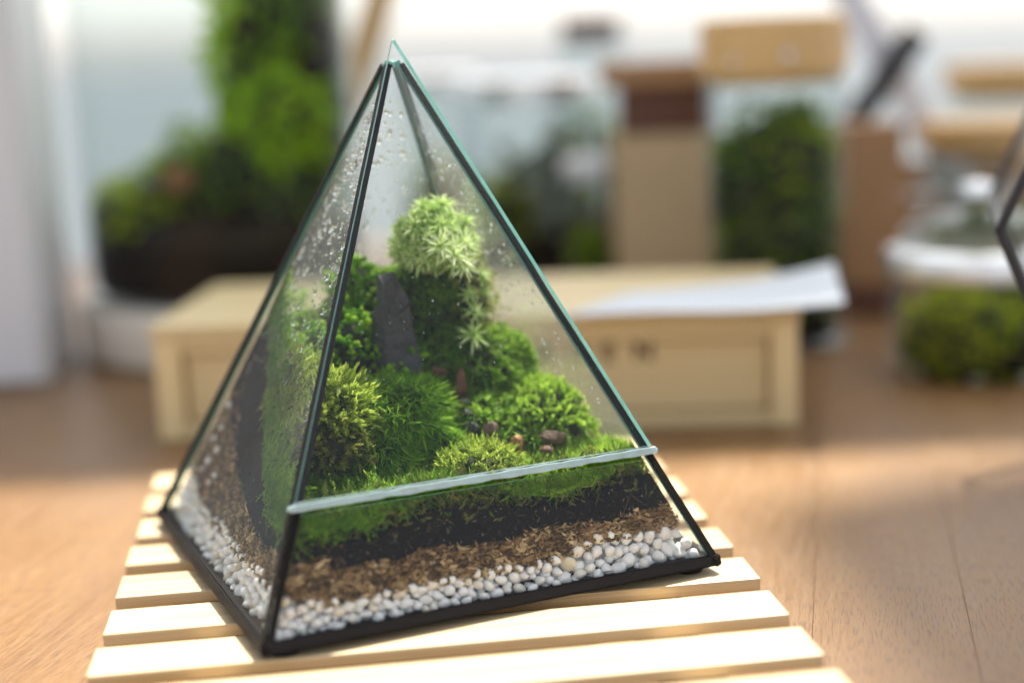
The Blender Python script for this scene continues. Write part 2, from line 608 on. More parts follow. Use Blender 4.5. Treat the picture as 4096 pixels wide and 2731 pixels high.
APX = Vector((0, 0, H))
CORN = [Vector((-S2, -S2, 0)), Vector((S2, -S2, 0)), Vector((S2, S2, 0)), Vector((-S2, S2, 0))]
for k in range(4):
    a, b = CORN[k], CORN[(k + 1) % 4]
    prv = CORN[(k - 1) % 4]
    nk = face_mat(k).to_3x3() @ n0                      # face to the right of corner k
    nl = face_mat(k - 1).to_3x3() @ n0                  # face to the left of corner k
    ridge = (APX - a).normalized()
    ea, eb = (b - a), (prv - a)
    sa = (ea - ridge * ea.dot(ridge)).normalized()
    sb = (eb - ridge * eb.dot(ridge)).normalized()
    top = a.lerp(APX, 0.965)
    wr, wl_ = (0.0017, 0.0024) if k == 0 else (0.0014, 0.0016) if k == 1 else (0.0022, 0.0022)
    strip('ridge_tape', a + Vector((0, 0, 0.0008)), top, sa, wr, nk, sb, wl_, nl, M_tape, terr)
    # inside tape, the second black line seen through the glass
    # bottom rim: a tape that runs round the lower edge
    up = n0 if k == 0 else nk
    d = (b - a).normalized()
    upv = (nk.cross(d)).normalized()
    if upv.z < 0:
        upv = -upv
    m = Matrix((d, nk, upv)).transposed().to_4x4()
    m.translation = a
    bm = bmesh.new()
    L_ = (b - a).length
    add_box(bm, (-0.0010, -0.0016, -0.0012), (L_ + 0.0010, 0.0010, 0.0026), m)
    bmesh.ops.bevel(bm, geom=list(bm.edges), offset=0.0005, segments=2, affect='EDGES')
    from_bm('base_rim', bm, M_tape, terr)
box('base_pane', (-S2 + 0.001, -S2 + 0.001, -0.0008), (S2 - 0.001, S2 - 0.001, 0.0012), M_tape, terr)
# the ground lower edge of the door: a frosted pale strip that runs past both ridges
zb = 0.2115 * H
bm = bmesh.new()
rows = []
wd = hw(zb) + 0.0014
upf = Vector((0, S2 / H, 1)).normalized()
for i in range(41):
    f_ = i / 40
    c_ = Vector((-wd + 2 * wd * f_, -hw(zb), zb)) + n0 * 0.0019
    j1 = 0.00012 * math.sin(i * 1.7) + random.uniform(-0.0001, 0.0001)
    a_, b_ = 0.0013, 0.0011 + 1.2 * j1
    rows.append([bm.verts.new(c_ + n0 * x + upf * y) for x, y in ((a_, -b_ * 1.15), (a_ * 1.1, b_ * 0.6), (a_ * 0.5, b_), (-a_, b_), (-a_, -b_))])
for i in range(40):
    for j in range(5):
        bm.faces.new((rows[i][j], rows[i][(j + 1) % 5], rows[i + 1][(j + 1) % 5], rows[i + 1][j]))
bm.faces.new(rows[0])
bm.faces.new(rows[-1])
from_bm('ground_edge', bm, M_edge_pale, door)
# small apex cap and feet
for sx, sy in ((-1, -1), (1, -1), (1, 1), (-1, 1)):
    lathe('rubber_foot', [(0.0048, TZ + 0.0001), (0.0052, TZ + 0.0012), (0.0046, -0.0009)], M_rubber, terr,
          (sx * (S2 - 0.0075), sy * (S2 - 0.0065), 0), 20)
# solder beads at the corners of the door
for sx in (-1, 1):
    me = rock_mesh('glue_blob', 0.0015, 0.0011, 0.0010, M_edge_pale, 31 + sx, 2, 0.1)
    z = 0.2115 * H
    o = link('glue_blob', me, terr, Vector((sx * (hw(z) + 0.0012), -hw(z), z)) + n0 * 0.0016)
# black rim of the front opening at the top (thin tape ends)


# ------------------------------------------------------------------ condensation drops on the panes
def drops(pane_obj, k, n, zlo, zhi, inner, seed, rmin=0.00014, rmax=0.0005, name='water_drops', streak=1.6):
    rg = np.random.default_rng(seed)
    v0, f0 = ico(1)
    nn = n0
    V, F = [], []
    mm = face_mat(k)
    c = 0
    for i in range(n):
        z = zlo + (zhi - zlo) * rg.beta(1.6, 1.4)
        w = hw(z) - 0.004
        x = rg.uniform(-w, w)
        r = rmin + (rmax - rmin) * rg.random() ** 3
        base = Vector((x, -hw(z), z)) + nn * inner
        upv = Vector((0, S2 / H, 1)).normalized()
        st = rg.uniform(1, streak)
        for q in v0:
            V.append(mm @ (base + Vector((1, 0, 0)) * (q[0] * r) + upv * (q[1] * r * st) + nn * (q[2] * r * 0.7)))
        F.append(f0 + c)
        c += len(v0)
    me = mesh_np(name, [tuple(q) for q in V], np.concatenate(F), mats=[M_drop], smooth=True)
    o = link(name, me, pane_obj)
    o['kind'] = 'stuff'
    return o


drops(left_pane, 3, 700, 0.055, 0.155, -TG - 0.00012, 1, rmin=0.0002, rmax=0.0009, streak=2.6)
drops(right_pane, 1, 380, 0.04, 0.145, -TG - 0.00012, 2, rmin=0.00018, rmax=0.0007, streak=2.2)
drops(back_pane, 2, 260, 0.085, 0.150, -TG - 0.00012, 3, rmin=0.0002, rmax=0.0011)
drops(door, 0, 130, 0.05, 0.150, 0.0007, 4, rmax=0.0004)
drops(low_pane, 0, 70, 0.004, 0.030, 0.0001, 5, rmin=0.0001, rmax=0.0003)


# ------------------------------------------------------------------ layers inside
def ss(t):
    t = np.clip(t, 0, 1)
    return t * t * (3 - 2 * t)


def uv(x, y):
    return (np.asarray(x) + S2) / (2 * S2), (np.asarray(y) + S2) / (2 * S2)


def lump(x, y, s=1.0, a=1.0):
    x, y = np.asarray(x), np.asarray(y)
    return a * (np.sin(x * 190 * s + 1.3) * np.sin(y * 160 * s + .4) + 0.6 * np.sin(x * 410 * s + y * 240 * s + 2.1) + 0.4 * np.sin(y * 530 * s - x * 330 * s)) / 2


def soil_h(x, y):
    u, v = uv(x, y)
    z = 0.0255 + 0.055 * ss((v - 0.25) / 0.6) - 0.010 * ss((u - 0.6) / 0.4) * ss((v - .3) / .5)
    z = z + 0.022 * np.exp(-((np.asarray(x) - 0.010) ** 2 + (np.asarray(y) - 0.012) ** 2) / 0.018 ** 2)
    z = z + 0.0028 * np.sin(np.asarray(x) * 88 + 2.4) * ss((0.3 - v) / 0.15)
    return z + lump(x, y, 1.0, 0.0012)


def fibre_h(x, y):
    u, v = uv(x, y)
    return 0.0172 + 0.010 * ss((v - 0.3) / 0.3) + 0.026 * ss((v - 0.55) / 0.4) + lump(x, y, 0.8, 0.0016) + 0.003 * ss((0.2 - u) / 0.2)


def gravel_h(x, y):
    u, v = uv(x, y)
    return 0.0088 + 0.0035 * ss((u - 0.62) / 0.15) + 0.004 * ss((0.14 - u) / 0.14) + 0.007 * ss((v - 0.72) / 0.25) + lump(x, y, 0.9, 0.0008)


def layer(name, hb, ht, mat, inset, parent, n=70, wob=0.0):
    """solid layer between two height fields, filling the pyramid wall to wall"""
    gx, gy = np.meshgrid(np.linspace(-1, 1, n), np.linspace(-1, 1, n), indexing='ij')

    def sheet(h):
        z = np.full(gx.shape, 0.03)
        for _ in range(6):
            w = S2 * (1 - z / H) - inset * math.hypot(1, S2 / H)
            x, y = gx * w, gy * w
            z = h(x, y) if h else np.full(gx.shape, 0.0022)
            z = np.minimum(z, H * 0.8)
        return np.stack([x, y, z], -1)
    T, B = sheet(ht), sheet(hb)
    V = [T.reshape(-1, 3), B.reshape(-1, 3)]
    idx = np.arange(n * n).reshape(n, n)
    q1 = np.stack([idx[:-1, :-1], idx[1:, :-1], idx[1:, 1:], idx[:-1, 1:]], -1).reshape(-1, 4)
    q2 = q1[:, ::-1] + n * n
    ring = np.concatenate([idx[:, 0], idx[-1, 1:], idx[-2::-1, -1], idx[0, -2:0:-1]])
    r2 = np.roll(ring, -1)
    q3 = np.stack([ring + n * n, r2 + n * n, r2, ring], -1)
    me = mesh_np(name, np.concatenate(V), np.zeros((0, 3)), np.concatenate([q1, q2, q3]), mats=[mat], smooth=True)
    me.set_sharp_from_angle(angle=R(40))
    return link(name, me, parent)


def inside(name, label, cat, kind=None):
    return tag(empty(name, (CTR.x, CTR.y, 0), TH), label, cat, kind=kind)


IN = TG + 0.0004
soil = layer('soil_layer', fibre_h, soil_h, M_soil, IN + 0.0004, None)
soil.location = CTR
soil.rotation_euler = (0, 0, TH)
tag(soil, 'black soil layer under the moss inside the pyramid terrarium', 'soil')

fib = inside('sphagnum_layer', 'layer of dry brown sphagnum between black soil and white pebbles in the pyramid', 'dry moss')
layer('fibre_mass', gravel_h, fibre_h, M_fibre_core, IN + 0.0009, fib)


def blades(P, D, L, W, bend, tint, rg, mid=0.5, inset=None, twist=None):
    """vectorised curved blades: five vertices, a quad and a triangle each"""
    n = len(P)
    D = D / np.linalg.norm(D, axis=1, keepdims=True)
    rv = rg.normal(size=(n, 3)) if twist is None else twist
    S = np.cross(D, rv)
    S /= np.linalg.norm(S, axis=1, keepdims=True) + 1e-9
    L = np.broadcast_to(L, (n,))[:, None]
    W = np.broadcast_to(W, (n,))[:, None]
    v = np.empty((n, 5, 3))
    v[:, 0] = P - S * W * 0.35
    v[:, 1] = P + S * W * 0.35
    m = P + D * L * mid + bend * L * 0.22
    v[:, 2] = m + S * W * 0.5
    v[:, 3] = m - S * W * 0.5
    v[:, 4] = P + D * L + bend * L
    V = v.reshape(-1, 3)
    if inset is not None:
        V = npclamp(V, inset)
    b = (np.arange(n) * 5)[:, None]
    q = b + np.array([[0, 1, 2, 3]])
    tr = b + np.array([[3, 2, 4]])
    return V, tr, q, np.clip((np.broadcast_to(tint, (n,))[:, None] + np.array([[-0.06, -0.06, 0.0, 0.0, 0.16]])).ravel(), 0, 1)


class Pile:
    def __init__(self):
        self.V, self.T, self.Q, self.C, self.MT, self.MQ, self.k = [], [], [], [], [], [], 0

    def add(self, V, T, Q, C, mi=0):
        T = np.asarray(T).reshape(-1, 3)
        Q = np.asarray(Q).reshape(-1, 4)
        self.V.append(V)
        self.T.append(T + self.k)
        self.Q.append(Q + self.k)
        self.C.append(np.broadcast_to(C, (len(V),)))
        self.MT.append(np.full(len(T), mi))
        self.MQ.append(np.full(len(Q), mi))
        self.k += len(V)

    def mesh(self, name, mats, smooth=False):
        return mesh_np(name, np.concatenate(self.V), np.concatenate(self.T), np.concatenate(self.Q), np.concatenate(self.C), mats,
                       np.concatenate(self.MT + self.MQ), smooth)


# curled dry fibres pressed against the front and left glass, and a few behind the others
def fibre_pile(seed, k, n):
    rg = np.random.default_rng(seed)
    P = Pile()
    a = rg.uniform(-1, 1, n)
    z = np.empty(n)
    x = np.empty(n)
    for i in range(n):
        xx = a[i] * 0.071
        w = hw(0.018)
        lx, ly = (xx, -w) if k == 0 else (-w, -xx)
        lo, hi = gravel_h(lx, ly) - 0.0012, fibre_h(lx, ly) + 0.0002
        z[i] = rg.uniform(lo, hi)
        x[i] = a[i] * (hw(z[i]) - 0.003)
    pos = np.stack([x, -(S2 * (1 - z / H)) + 0.0022 + rg.uniform(0.0002, 0.0016, n), z], -1)
    m3 = np.array(face_mat(k).to_3x3())
    pos = pos @ m3.T
    D = rg.normal(size=(n, 3)) * np.array([1, 0.35, 0.45])
    D[:, 0] = np.sign(D[:, 0]) * np.maximum(np.abs(D[:, 0]), 0.6)
    D[:, 2] = np.clip(D[:, 2], -0.4, 0.25)
    D = D @ m3.T
    V, T, Q, C = blades(pos, D, rg.uniform(0.0008, 0.0024, n), rg.uniform(0.0006, 0.0016, n), rg.normal(size=(n, 3)) * np.array([0.7, 0.5, 0.3]),
                        np.clip(0.42 + 0.22 * np.sin(x * 330 + 1) * np.sin(z * 700 + x * 90) + 0.16 * np.sin(x * 720 + z * 500) + rg.normal(size=n) * 0.2, 0, 1), rg, inset=IN)
    P.add(V, T, Q, C)
    return P


for nm, k, n, sd in (('fibre', 0, 3600, 11), ('fibre', 3, 3000, 12)):
    o = link('fibres', fibre_pile(sd, k, n).mesh('fibres', [M_fibre]), fib)
    o['kind'] = 'stuff'

# crumbs, rootlets and bark bits at the glass in the soil band
def crumb_pile(seed, k, n):
    rg = np.random.default_rng(seed)
    a = rg.uniform(-1, 1, n)
    z = np.empty(n)
    for i in range(n):
        xx = a[i] * 0.068
        lx, ly = (xx, -0.064) if k == 0 else (-0.064, -xx)
        z[i] = rg.uniform(fibre_h(lx, ly) - 0.0015, soil_h(lx, ly) + 0.001)
    x = a * (S2 * (1 - z / H) - 0.003)
    pos = np.stack([x, -(S2 * (1 - z / H)) + 0.0024 + rg.uniform(0.0001, 0.0009, n), z], -1)
    m3 = np.array(face_mat(k).to_3x3())
    D = rg.normal(size=(n, 3)) * np.array([1, 0.4, 0.8])
    P = Pile()
    P.add(*blades(pos @ m3.T, D @ m3.T, rg.uniform(0.0005, 0.0016, n), rg.uniform(0.0004, 0.0011, n), rg.normal(size=(n, 3)) * 0.5, rg.beta(0.8, 2.6, n), rg, inset=IN))
    n2 = n // 14
    i = rg.integers(0, n, n2)
    D = rg.normal(size=(n2, 3)) * np.array([1, 0.1, 0.6])
    P.add(*blades(pos[i] @ m3.T, D @ m3.T, rg.uniform(0.002, 0.005, n2), rg.uniform(0.0001, 0.00022, n2), rg.normal(size=(n2, 3)) * 0.5, rg.uniform(0.5, 1, n2), rg, inset=IN))
    return P


M_crumb = leafmat('soil_crumb', (0.008, 0.006, 0.006), (0.03, 0.018, 0.011), (0.26, 0.17, 0.09), 0.7, 0.1, 0.2)
crumbs = inside('soil_crumbs', 'brown crumbs and rootlets speckling the black soil behind the lower glass', 'soil crumbs', 'stuff')
for k_, n_c, sd in ((0, 1000, 15), (3, 900, 16)):
    o = link('crumbs', crumb_pile(sd, k_, n_c).mesh('crumbs', [M_crumb]), crumbs)

# ---- white pebbles
grav = inside('gravel_layer', 'bottom layer of rounded white pebbles inside the pyramid terrarium', 'gravel')
peb_meshes = []
for i in range(10):
    rg = np.random.default_rng(100 + i)
    peb_meshes.append(rock_mesh('pebble', 1.0 * rg.uniform(0.95, 1.25), rg.uniform(0.8, 0.95), rg.uniform(0.75, 1.0), M_pebble, 100 + i, 2, 0.13, cuts=2))


def pebble_wall(k, target, rlo, rhi, seed, big_right=False):
    """pebbles packed against pane k: (x along the pane, height, radius)"""
    rg = np.random.default_rng(seed)
    out = []
    tries = 0
    while len(out) < target and tries < 40000:
        tries += 1
        x = rg.uniform(-0.071, 0.071)
        lx, ly = (x, -0.072) if k == 0 else (-0.072, -x)
        top = gravel_h(lx, ly) + 0.0012
        z = rg.uniform(0.0026, top)
        g = 1.0
        if k == 0 and x > 0.022:
            g = 1.28
        r = rg.uniform(rlo, rhi) * g
        if z < r * 0.7 + 0.0018:
            z = r * 0.7 + 0.0018
        if abs(x) > hw(z) - 0.0032:
            continue
        if all((x - a) ** 2 + (z - b) ** 2 > (0.80 * (r + c)) ** 2 for a, b, c in out):
            out.append((x, z, r))
    return out


def put_pebble(k, x, z, r, depth, rg):
    """local placement: depth behind the glass face"""
    p = face_mat(k) @ (Vector((x, -hw(z), z)) - n0 * (TG + 0.0003 + depth))
    w = hw(p.z) - (TG + 0.0003 + r * 0.8) * 1.1
    p.x = max(-w, min(w, p.x))
    p.y = max(-w, min(w, p.y))
    return p, Matrix.Rotation(rg.uniform(0, 6.28), 3, 'Z') @ Matrix.Rotation(rg.uniform(-.7, .7), 3, 'X') @ Matrix.Rotation(rg.uniform(-0.7, 0.7), 3, 'Y')


rgp = np.random.default_rng(5)
npeb = 0
for k, tgt, sd in ((0, 165, 41), (3, 125, 42)):
    for x, z, r in pebble_wall(k, tgt, 0.0015, 0.0023, sd):
        p, rot = put_pebble(k, x, z, r, r * 0.85, rgp)
        o = link('pebble', peb_meshes[rgp.integers(10)], grav, p)
        o.rotation_euler = rot.to_euler()
        o.scale = (r, r, r)
        npeb += 1
# a few pebbles that ride higher against the back of the left pane
for x, z in ((-0.048, 0.026), (-0.051, 0.033), (-0.046, 0.038), (-0.052, 0.0225), (-0.042, 0.031), (-0.035, 0.024), (-0.047, 0.046), (-0.039, 0.021)):
    p, rot = put_pebble(3, x, z, 0.0016, 0.0012, rgp)
    o = link('pebble', peb_meshes[rgp.integers(10)], grav, p)
    o.rotation_euler = rot.to_euler()
    o.scale = (0.0016,) * 3
# the pebbles behind those, as one mass
pl = Pile()
v0, f0 = ico(1)
for k in (0, 3):
    for row in (1, 2):
        for x, z, r in pebble_wall(k, 150, 0.0015, 0.0022, 60 + k * 3 + row):
            p, rot = put_pebble(k, x * 0.96, z, r, r + 0.0013 * row, rgp)
            rm = np.array(rot)
            V = (v0 * np.array([r * 1.1, r * 0.9, r * 0.85])) @ rm.T + np.array(p)
            pl.add(V, f0, np.zeros((0, 4), int), 0.5)
o = link('pebble_fill', pl.mesh('pebble_fill', [M_pebble], True), grav)
o['kind'] = 'stuff'
layer('gravel_core', None, lambda x, y: gravel_h(x, y) - 0.002, M_pebble, IN + 0.006, grav, n=30)


# ------------------------------------------------------------------ moss
def hair(P, N, rg, nb=9, L=(0.0026, 0.0048), W=0.00034, spread=0.55, droop=0.25, tint=None):
    n = len(P)
    base = np.repeat(P, nb, 0)
    ax = np.repeat(N + rg.normal(size=(n, 3)) * 0.22, nb, 0)
    ax /= np.linalg.norm(ax, axis=1, keepdims=True)
    D = ax + rg.normal(size=ax.shape) * spread
    tt = (rg.beta(1.8, 2.2, n) if tint is None else tint)
    c = np.clip(np.repeat(tt, nb) + rg.normal(size=n * nb) * 0.14, 0, 1)
    ln = rg.uniform(L[0], L[1], n * nb)
    bend = rg.normal(size=D.shape) * 0.15 + np.array([0, 0, -droop])
    return blades(base, D, ln, rg.uniform(0.7, 1.3, n * nb) * W, bend, c, rg, inset=IN)


def feather(P, N, rg, nl=16, SLn=(0.003, 0.006), L=(0.0011, 0.002), W=0.00042, ang=0.9, tint=None, lean=0.45):
    """shoots with small pointed leaves all round the stem"""
    n = len(P)
    ax = N + rg.normal(size=(n, 3)) * lean
    ax /= np.linalg.norm(ax, axis=1, keepdims=True)
    bendax = rg.normal(size=(n, 3)) * 0.3 + np.array([0, 0, -0.15])
    ref = np.where(np.abs(ax[:, 2:3]) < 0.9, np.array([[0, 0, 1.0]]), np.array([[1.0, 0, 0]]))
    e1 = np.cross(ax, ref)
    e1 /= np.linalg.norm(e1, axis=1, keepdims=True)
    e2 = np.cross(ax, e1)
    sl = rg.uniform(SLn[0], SLn[1], n)
    s = (np.arange(nl) + 0.5) / nl
    phi = np.arange(nl) * 2.4 + rg.uniform(0, 6, n)[:, None]
    pos = P[:, None] + ax[:, None] * (sl[:, None] * s)[..., None] + bendax[:, None] * (sl[:, None] * s ** 2)[..., None]
    rad = e1[:, None] * np.cos(phi)[..., None] + e2[:, None] * np.sin(phi)[..., None]
    an = ang * (1.15 - 0.75 * s)
    D = ax[:, None] * np.cos(an)[None, :, None] + rad * np.sin(an)[None, :, None]
    N_ = n * nl
    tt = (rg.beta(1.8, 2.0, n) if tint is None else tint)
    c = np.clip((tt[:, None] + 0.28 * (s - 0.5) + rg.normal(size=(n, nl)) * 0.1).ravel(), 0, 1)
    bend = -rad * 0.25 + np.array([0, 0, -0.05])
    return blades(pos.reshape(-1, 3), D.reshape(-1, 3), rg.uniform(L[0], L[1], N_), rg.uniform(.8, 1.2, N_) * W, bend.reshape(-1, 3), c, rg,
                  inset=IN, twist=ax.repeat(nl, 0))


def dome_pts(c, rad, n, rg, low=-0.25, lumpy=0.08):
    d = rg.normal(size=(int(n * 2.2), 3))
    d /= np.linalg.norm(d, axis=1, keepdims=True)
    d = d[d[:, 2] > low][:n]
    k = 1 + lumpy * (np.sin(d[:, 0] * 7 + c[0] * 900) * np.sin(d[:, 1] * 6 + 1.7) + np.sin(d[:, 2] * 9 + d[:, 0] * 4))
    rad = np.array(rad)
    P = np.array(c) + d * rad * k[:, None]
    N = d / rad
    N /= np.linalg.norm(N, axis=1, keepdims=True)
    return P, N


def dome_core(pl, c, rad, shrink=0.93, mi=1):
    v, f = ico(3)
    pl.add(npclamp(np.array(c) + v * np.array(rad) * shrink, IN + 0.0002), f, np.zeros((0, 4), int), 0.2, mi)


def in_pyr(P, m):
    w = S2 * (1 - P[:, 2] / H) - m
    return (np.abs(P[:, 0]) < w + 0.004) & (np.abs(P[:, 1]) < w + 0.004)


def cushion(name, label, parts, mats, fill=True):
    """parts: (kind, centre, radii, count, keyword arguments); one moss cushion = one object"""
    pl = Pile()
    rg = np.random.default_rng(sum(map(ord, label)))
    for kind, c, rad, n, kw in parts:
        kw = dict(kw)
        low = kw.pop('low', -0.3)
        mi = kw.pop('mi', 0)
        if fill:
            dome_core(pl, c, rad)
        P, N = dome_pts(c, rad, n, rg, low)
        ok = in_pyr(P, 0.002)
        P, N = P[ok], N[ok]
        P = npclamp(P, IN + 0.0006)
        V, T, Q, C = (hair if kind == 'hair' else feather)(P, N, rg, **kw)
        pl.add(V, T, Q, C, 0 if mi == 0 else mi)
    me = pl.mesh(name, mats)
    o = link(name, me, None, CTR, (0, 0, TH))
    return tag(o, label, 'moss', 'moss cushions planted in the pyramid')


def field_moss(name, label, xs, ys, n, gen, mats, lift=0.001, mask=None, kw=None, seed=1, side=None):
    """carpet of moss that follows the soil"""
    rg = np.random.default_rng(seed)
    x = rg.uniform(xs[0], xs[1], n)
    y = rg.uniform(ys[0], ys[1], n)
    z = soil_h(x, y) + lift
    P = np.stack([x, y, z], -1)
    ok = in_pyr(P, 0.001)
    if mask is not None:
        ok &= mask(x, y)
    P = P[ok]
    x, y = P[:, 0], P[:, 1]
    e = 0.0015
    gx = (soil_h(x + e, y) - soil_h(x - e, y)) / (2 * e)
    gy = (soil_h(x, y + e) - soil_h(x, y - e)) / (2 * e)
    N = np.stack([-gx, -gy, np.ones_like(gx)], -1)
    N /= np.linalg.norm(N, axis=1, keepdims=True)
    P = npclamp(P, IN + 0.0006)
    pl = Pile()
    pl.add(*gen(P, N, rg, **(kw or {})))
    if side:
        side(pl, rg)
    o = link(name, pl.mesh(name, mats), None, CTR, (0, 0, TH))
    return tag(o, label, 'moss', 'moss cushions planted in the pyramid')


def front_side(pl, rg, n=520, zr=(0.0215, 0.036), k=0, mi=1, gen=feather, spread=0.067):
    """shoots pressed against the glass below the carpet's top, older and browner"""
    z = zr[0] + (zr[1] - zr[0]) * rg.beta(2.2, 1.3, n)
    x = rg.uniform(-spread, spread, n)
    P = np.stack([x, -(S2 * (1 - z / H)) + 0.0032 + rg.uniform(0, 0.003, n), z], -1)
    m3 = np.array(face_mat(k).to_3x3())
    P = P @ m3.T
    D = np.stack([rg.normal(size=n) * 0.8, np.full(n, -0.35), rg.normal(size=n) * 0.7 + 0.45], -1) @ m3.T
    pl.add(*gen(P, D, rg), mi)


# carpets
field_moss('moss_carpet', 'deep green moss carpet along the front pane of the pyramid', (-0.072, 0.045), (-0.066, -0.022), 1500, hair,
           [M_moss_mid, M_moss_old], 0.004, kw=dict(nb=10, L=(0.0035, 0.0072), W=0.0006, spread=0.42), seed=21,
           side=lambda pl, rg: front_side(pl, rg, 620, spread=0.066))
field_moss('moss_carpet', 'bright grassy moss at the right end of the front pane', (0.022, 0.072), (-0.066, -0.03), 700, hair,
           [M_moss_light, M_moss_deep], 0.0035, kw=dict(nb=9, L=(0.004, 0.0085), W=0.00058, spread=0.3, droop=0.1), seed=22,
           side=lambda pl, rg: front_side(pl, rg, 140, (0.024, 0.034), 0, 1, hair, 0.062))


def left_carpet():
    rg = np.random.default_rng(23)
    pl = Pile()
    n = 2600
    x = rg.uniform(-0.072, -0.022, n)
    y = rg.uniform(-0.062, 0.05, n)
    z = soil_h(x, y) + rg.uniform(0.0, 0.006, n)
    P = np.stack([x, y, z], -1)
    P = P[in_pyr(P, 0)]
    P = npclamp(P, IN + 0.0006)
    N = np.tile(np.array([[-0.45, -0.35, 0.8]]), (len(P), 1))
    pl.add(*feather(P, N, rg, nl=14, SLn=(0.004, 0.008), L=(0.0012, 0.0022)))
    # against the glass, from the soil line up
    n = 1500
    y = rg.uniform(-0.066, 0.045, n)
    zz = soil_h(np.full(n, -0.055), y)
    z = zz + rg.beta(1.2, 1.6, n) * np.interp(y, [-0.066, -0.04, -0.01, 0.045], [0.010, 0.018, 0.024, 0.018]) - 0.001
    P = np.stack([-(S2 * (1 - z / H)) + 0.0034, y, z], -1)
    P = P[in_pyr(P, 0)]
    P = npclamp(P, IN + 0.0006)
    N = np.stack([np.full(len(P), -0.4), rg.normal(size=len(P)) * 0.5 - 0.3, rg.normal(size=len(P)) * 0.4 + 0.7], -1)
    pl.add(*feather(P, N, rg, nl=15, SLn=(0.003, 0.006), L=(0.001, 0.002)))
    o = link('moss_carpet', pl.mesh('moss_carpet', [M_moss_mid]), None, CTR, (0, 0, TH))
    tag(o, 'feathery green moss pressed against the left pane of the pyramid', 'moss', 'moss cushions planted in the pyramid')


left_carpet()

field_moss('moss_carpet', 'low green moss filling the slope between the larger cushions', (-0.03, 0.048), (-0.040, 0.016), 1500, hair,
           [M_moss_mid], 0.0045, kw=dict(nb=11, L=(0.003, 0.0062), W=0.0006, spread=0.6), seed=27)
cushion('moss_cushion', 'yellow-green feathery moss cushion beside the front left ridge of the pyramid', [
    ('feather', (-0.036, -0.017, 0.0530), (0.0120, 0.0125, 0.0100), 560, dict(nl=18, SLn=(0.004, 0.0075), L=(0.0018, 0.003), W=0.00065)),
    ('feather', (-0.043, -0.005, 0.056), (0.009, 0.011, 0.012), 380, dict(nl=18, SLn=(0.004, 0.0075), L=(0.0016, 0.0026), W=0.00055)),
    ('feather', (-0.036, -0.026, 0.042), (0.009, 0.008, 0.009), 220, dict(nl=14, SLn=(0.003, 0.005), L=(0.0015, 0.0026), W=0.0005, mi=2))],
    [M_moss_yellow, M_mossbase, M_moss_old])
cushion('moss_cushion', 'deep green hairy moss cushion in front of the grey slate', [
    ('hair', (-0.0110, -0.0140, 0.0455), (0.0165, 0.0130, 0.0118), 700, dict(nb=11, L=(0.0045, 0.008), W=0.00062, spread=0.42)),
    ('hair', (-0.018, -0.022, 0.036), (0.010, 0.009, 0.011), 250, dict(nb=11, L=(0.004, 0.0068), W=0.0006, spread=0.45)),
    ('hair', (0.002, -0.025, 0.032), (0.008, 0.007, 0.009), 170, dict(nb=11, L=(0.004, 0.0062), W=0.0006, spread=0.5))],
    [M_moss_grass, M_mossbase])
cushion('moss_cushion', 'mid green moss of starry tufts right of the small stones', [
    ('hair', (0.022, -0.012, 0.041), (0.013, 0.013, 0.008), 260, dict(nb=14, L=(0.003, 0.0055), W=0.0006, spread=0.75)),
    ('hair', (0.030, -0.023, 0.035), (0.012, 0.010, 0.007), 210, dict(nb=14, L=(0.003, 0.005), W=0.0006, spread=0.8))],
    [M_moss_mid, M_mossbase])
cushion('moss_cushion', 'light green domed moss cushion near the right pane', [
    ('feather', (0.0425, -0.016, 0.0400), (0.0150, 0.0165, 0.0105), 700, dict(nl=15, SLn=(0.0025, 0.005), L=(0.0013, 0.0024), W=0.0006)),
    ('hair', (0.036, -0.012, 0.040), (0.009, 0.010, 0.0115), 260, dict(nb=12, L=(0.003, 0.0045), W=0.0004, spread=0.6))],
    [M_moss_light, M_mossbase])
cushion('moss_cushion', 'dark green moss mound on the right slope below the star moss', [
    ('hair', (0.027, 0.005, 0.054), (0.017, 0.016, 0.0135), 760, dict(nb=9, L=(0.003, 0.0055), W=0.00055, spread=0.5)),
    ('hair', (0.038, 0.004, 0.051), (0.009, 0.011, 0.0155), 380, dict(nb=9, L=(0.003, 0.0055), W=0.00055, spread=0.5))],
    [M_moss_deep, M_mossbase])
cushion('moss_cushion', 'small yellow-green moss tuft just above the front door edge', [
    ('feather', (0.008, -0.039, 0.0325), (0.0110, 0.009, 0.0055), 340, dict(nl=16, SLn=(0.0028, 0.005), L=(0.0013, 0.0024), W=0.00048))],
    [M_moss_yellow, M_mossbase])
cushion('moss_cushion', 'dark moss on the hill top behind the grey slate', [
    ('hair', (0.011, 0.012, 0.082), (0.013, 0.012, 0.014), 800, dict(nb=8, L=(0.002, 0.0038), W=0.0004, spread=0.6)),
    ('hair', (-0.004, 0.020, 0.078), (0.010, 0.010, 0.013), 500, dict(nb=8, L=(0.002, 0.0038), W=0.0004, spread=0.6))],
    [M_moss_deep, M_mossbase])

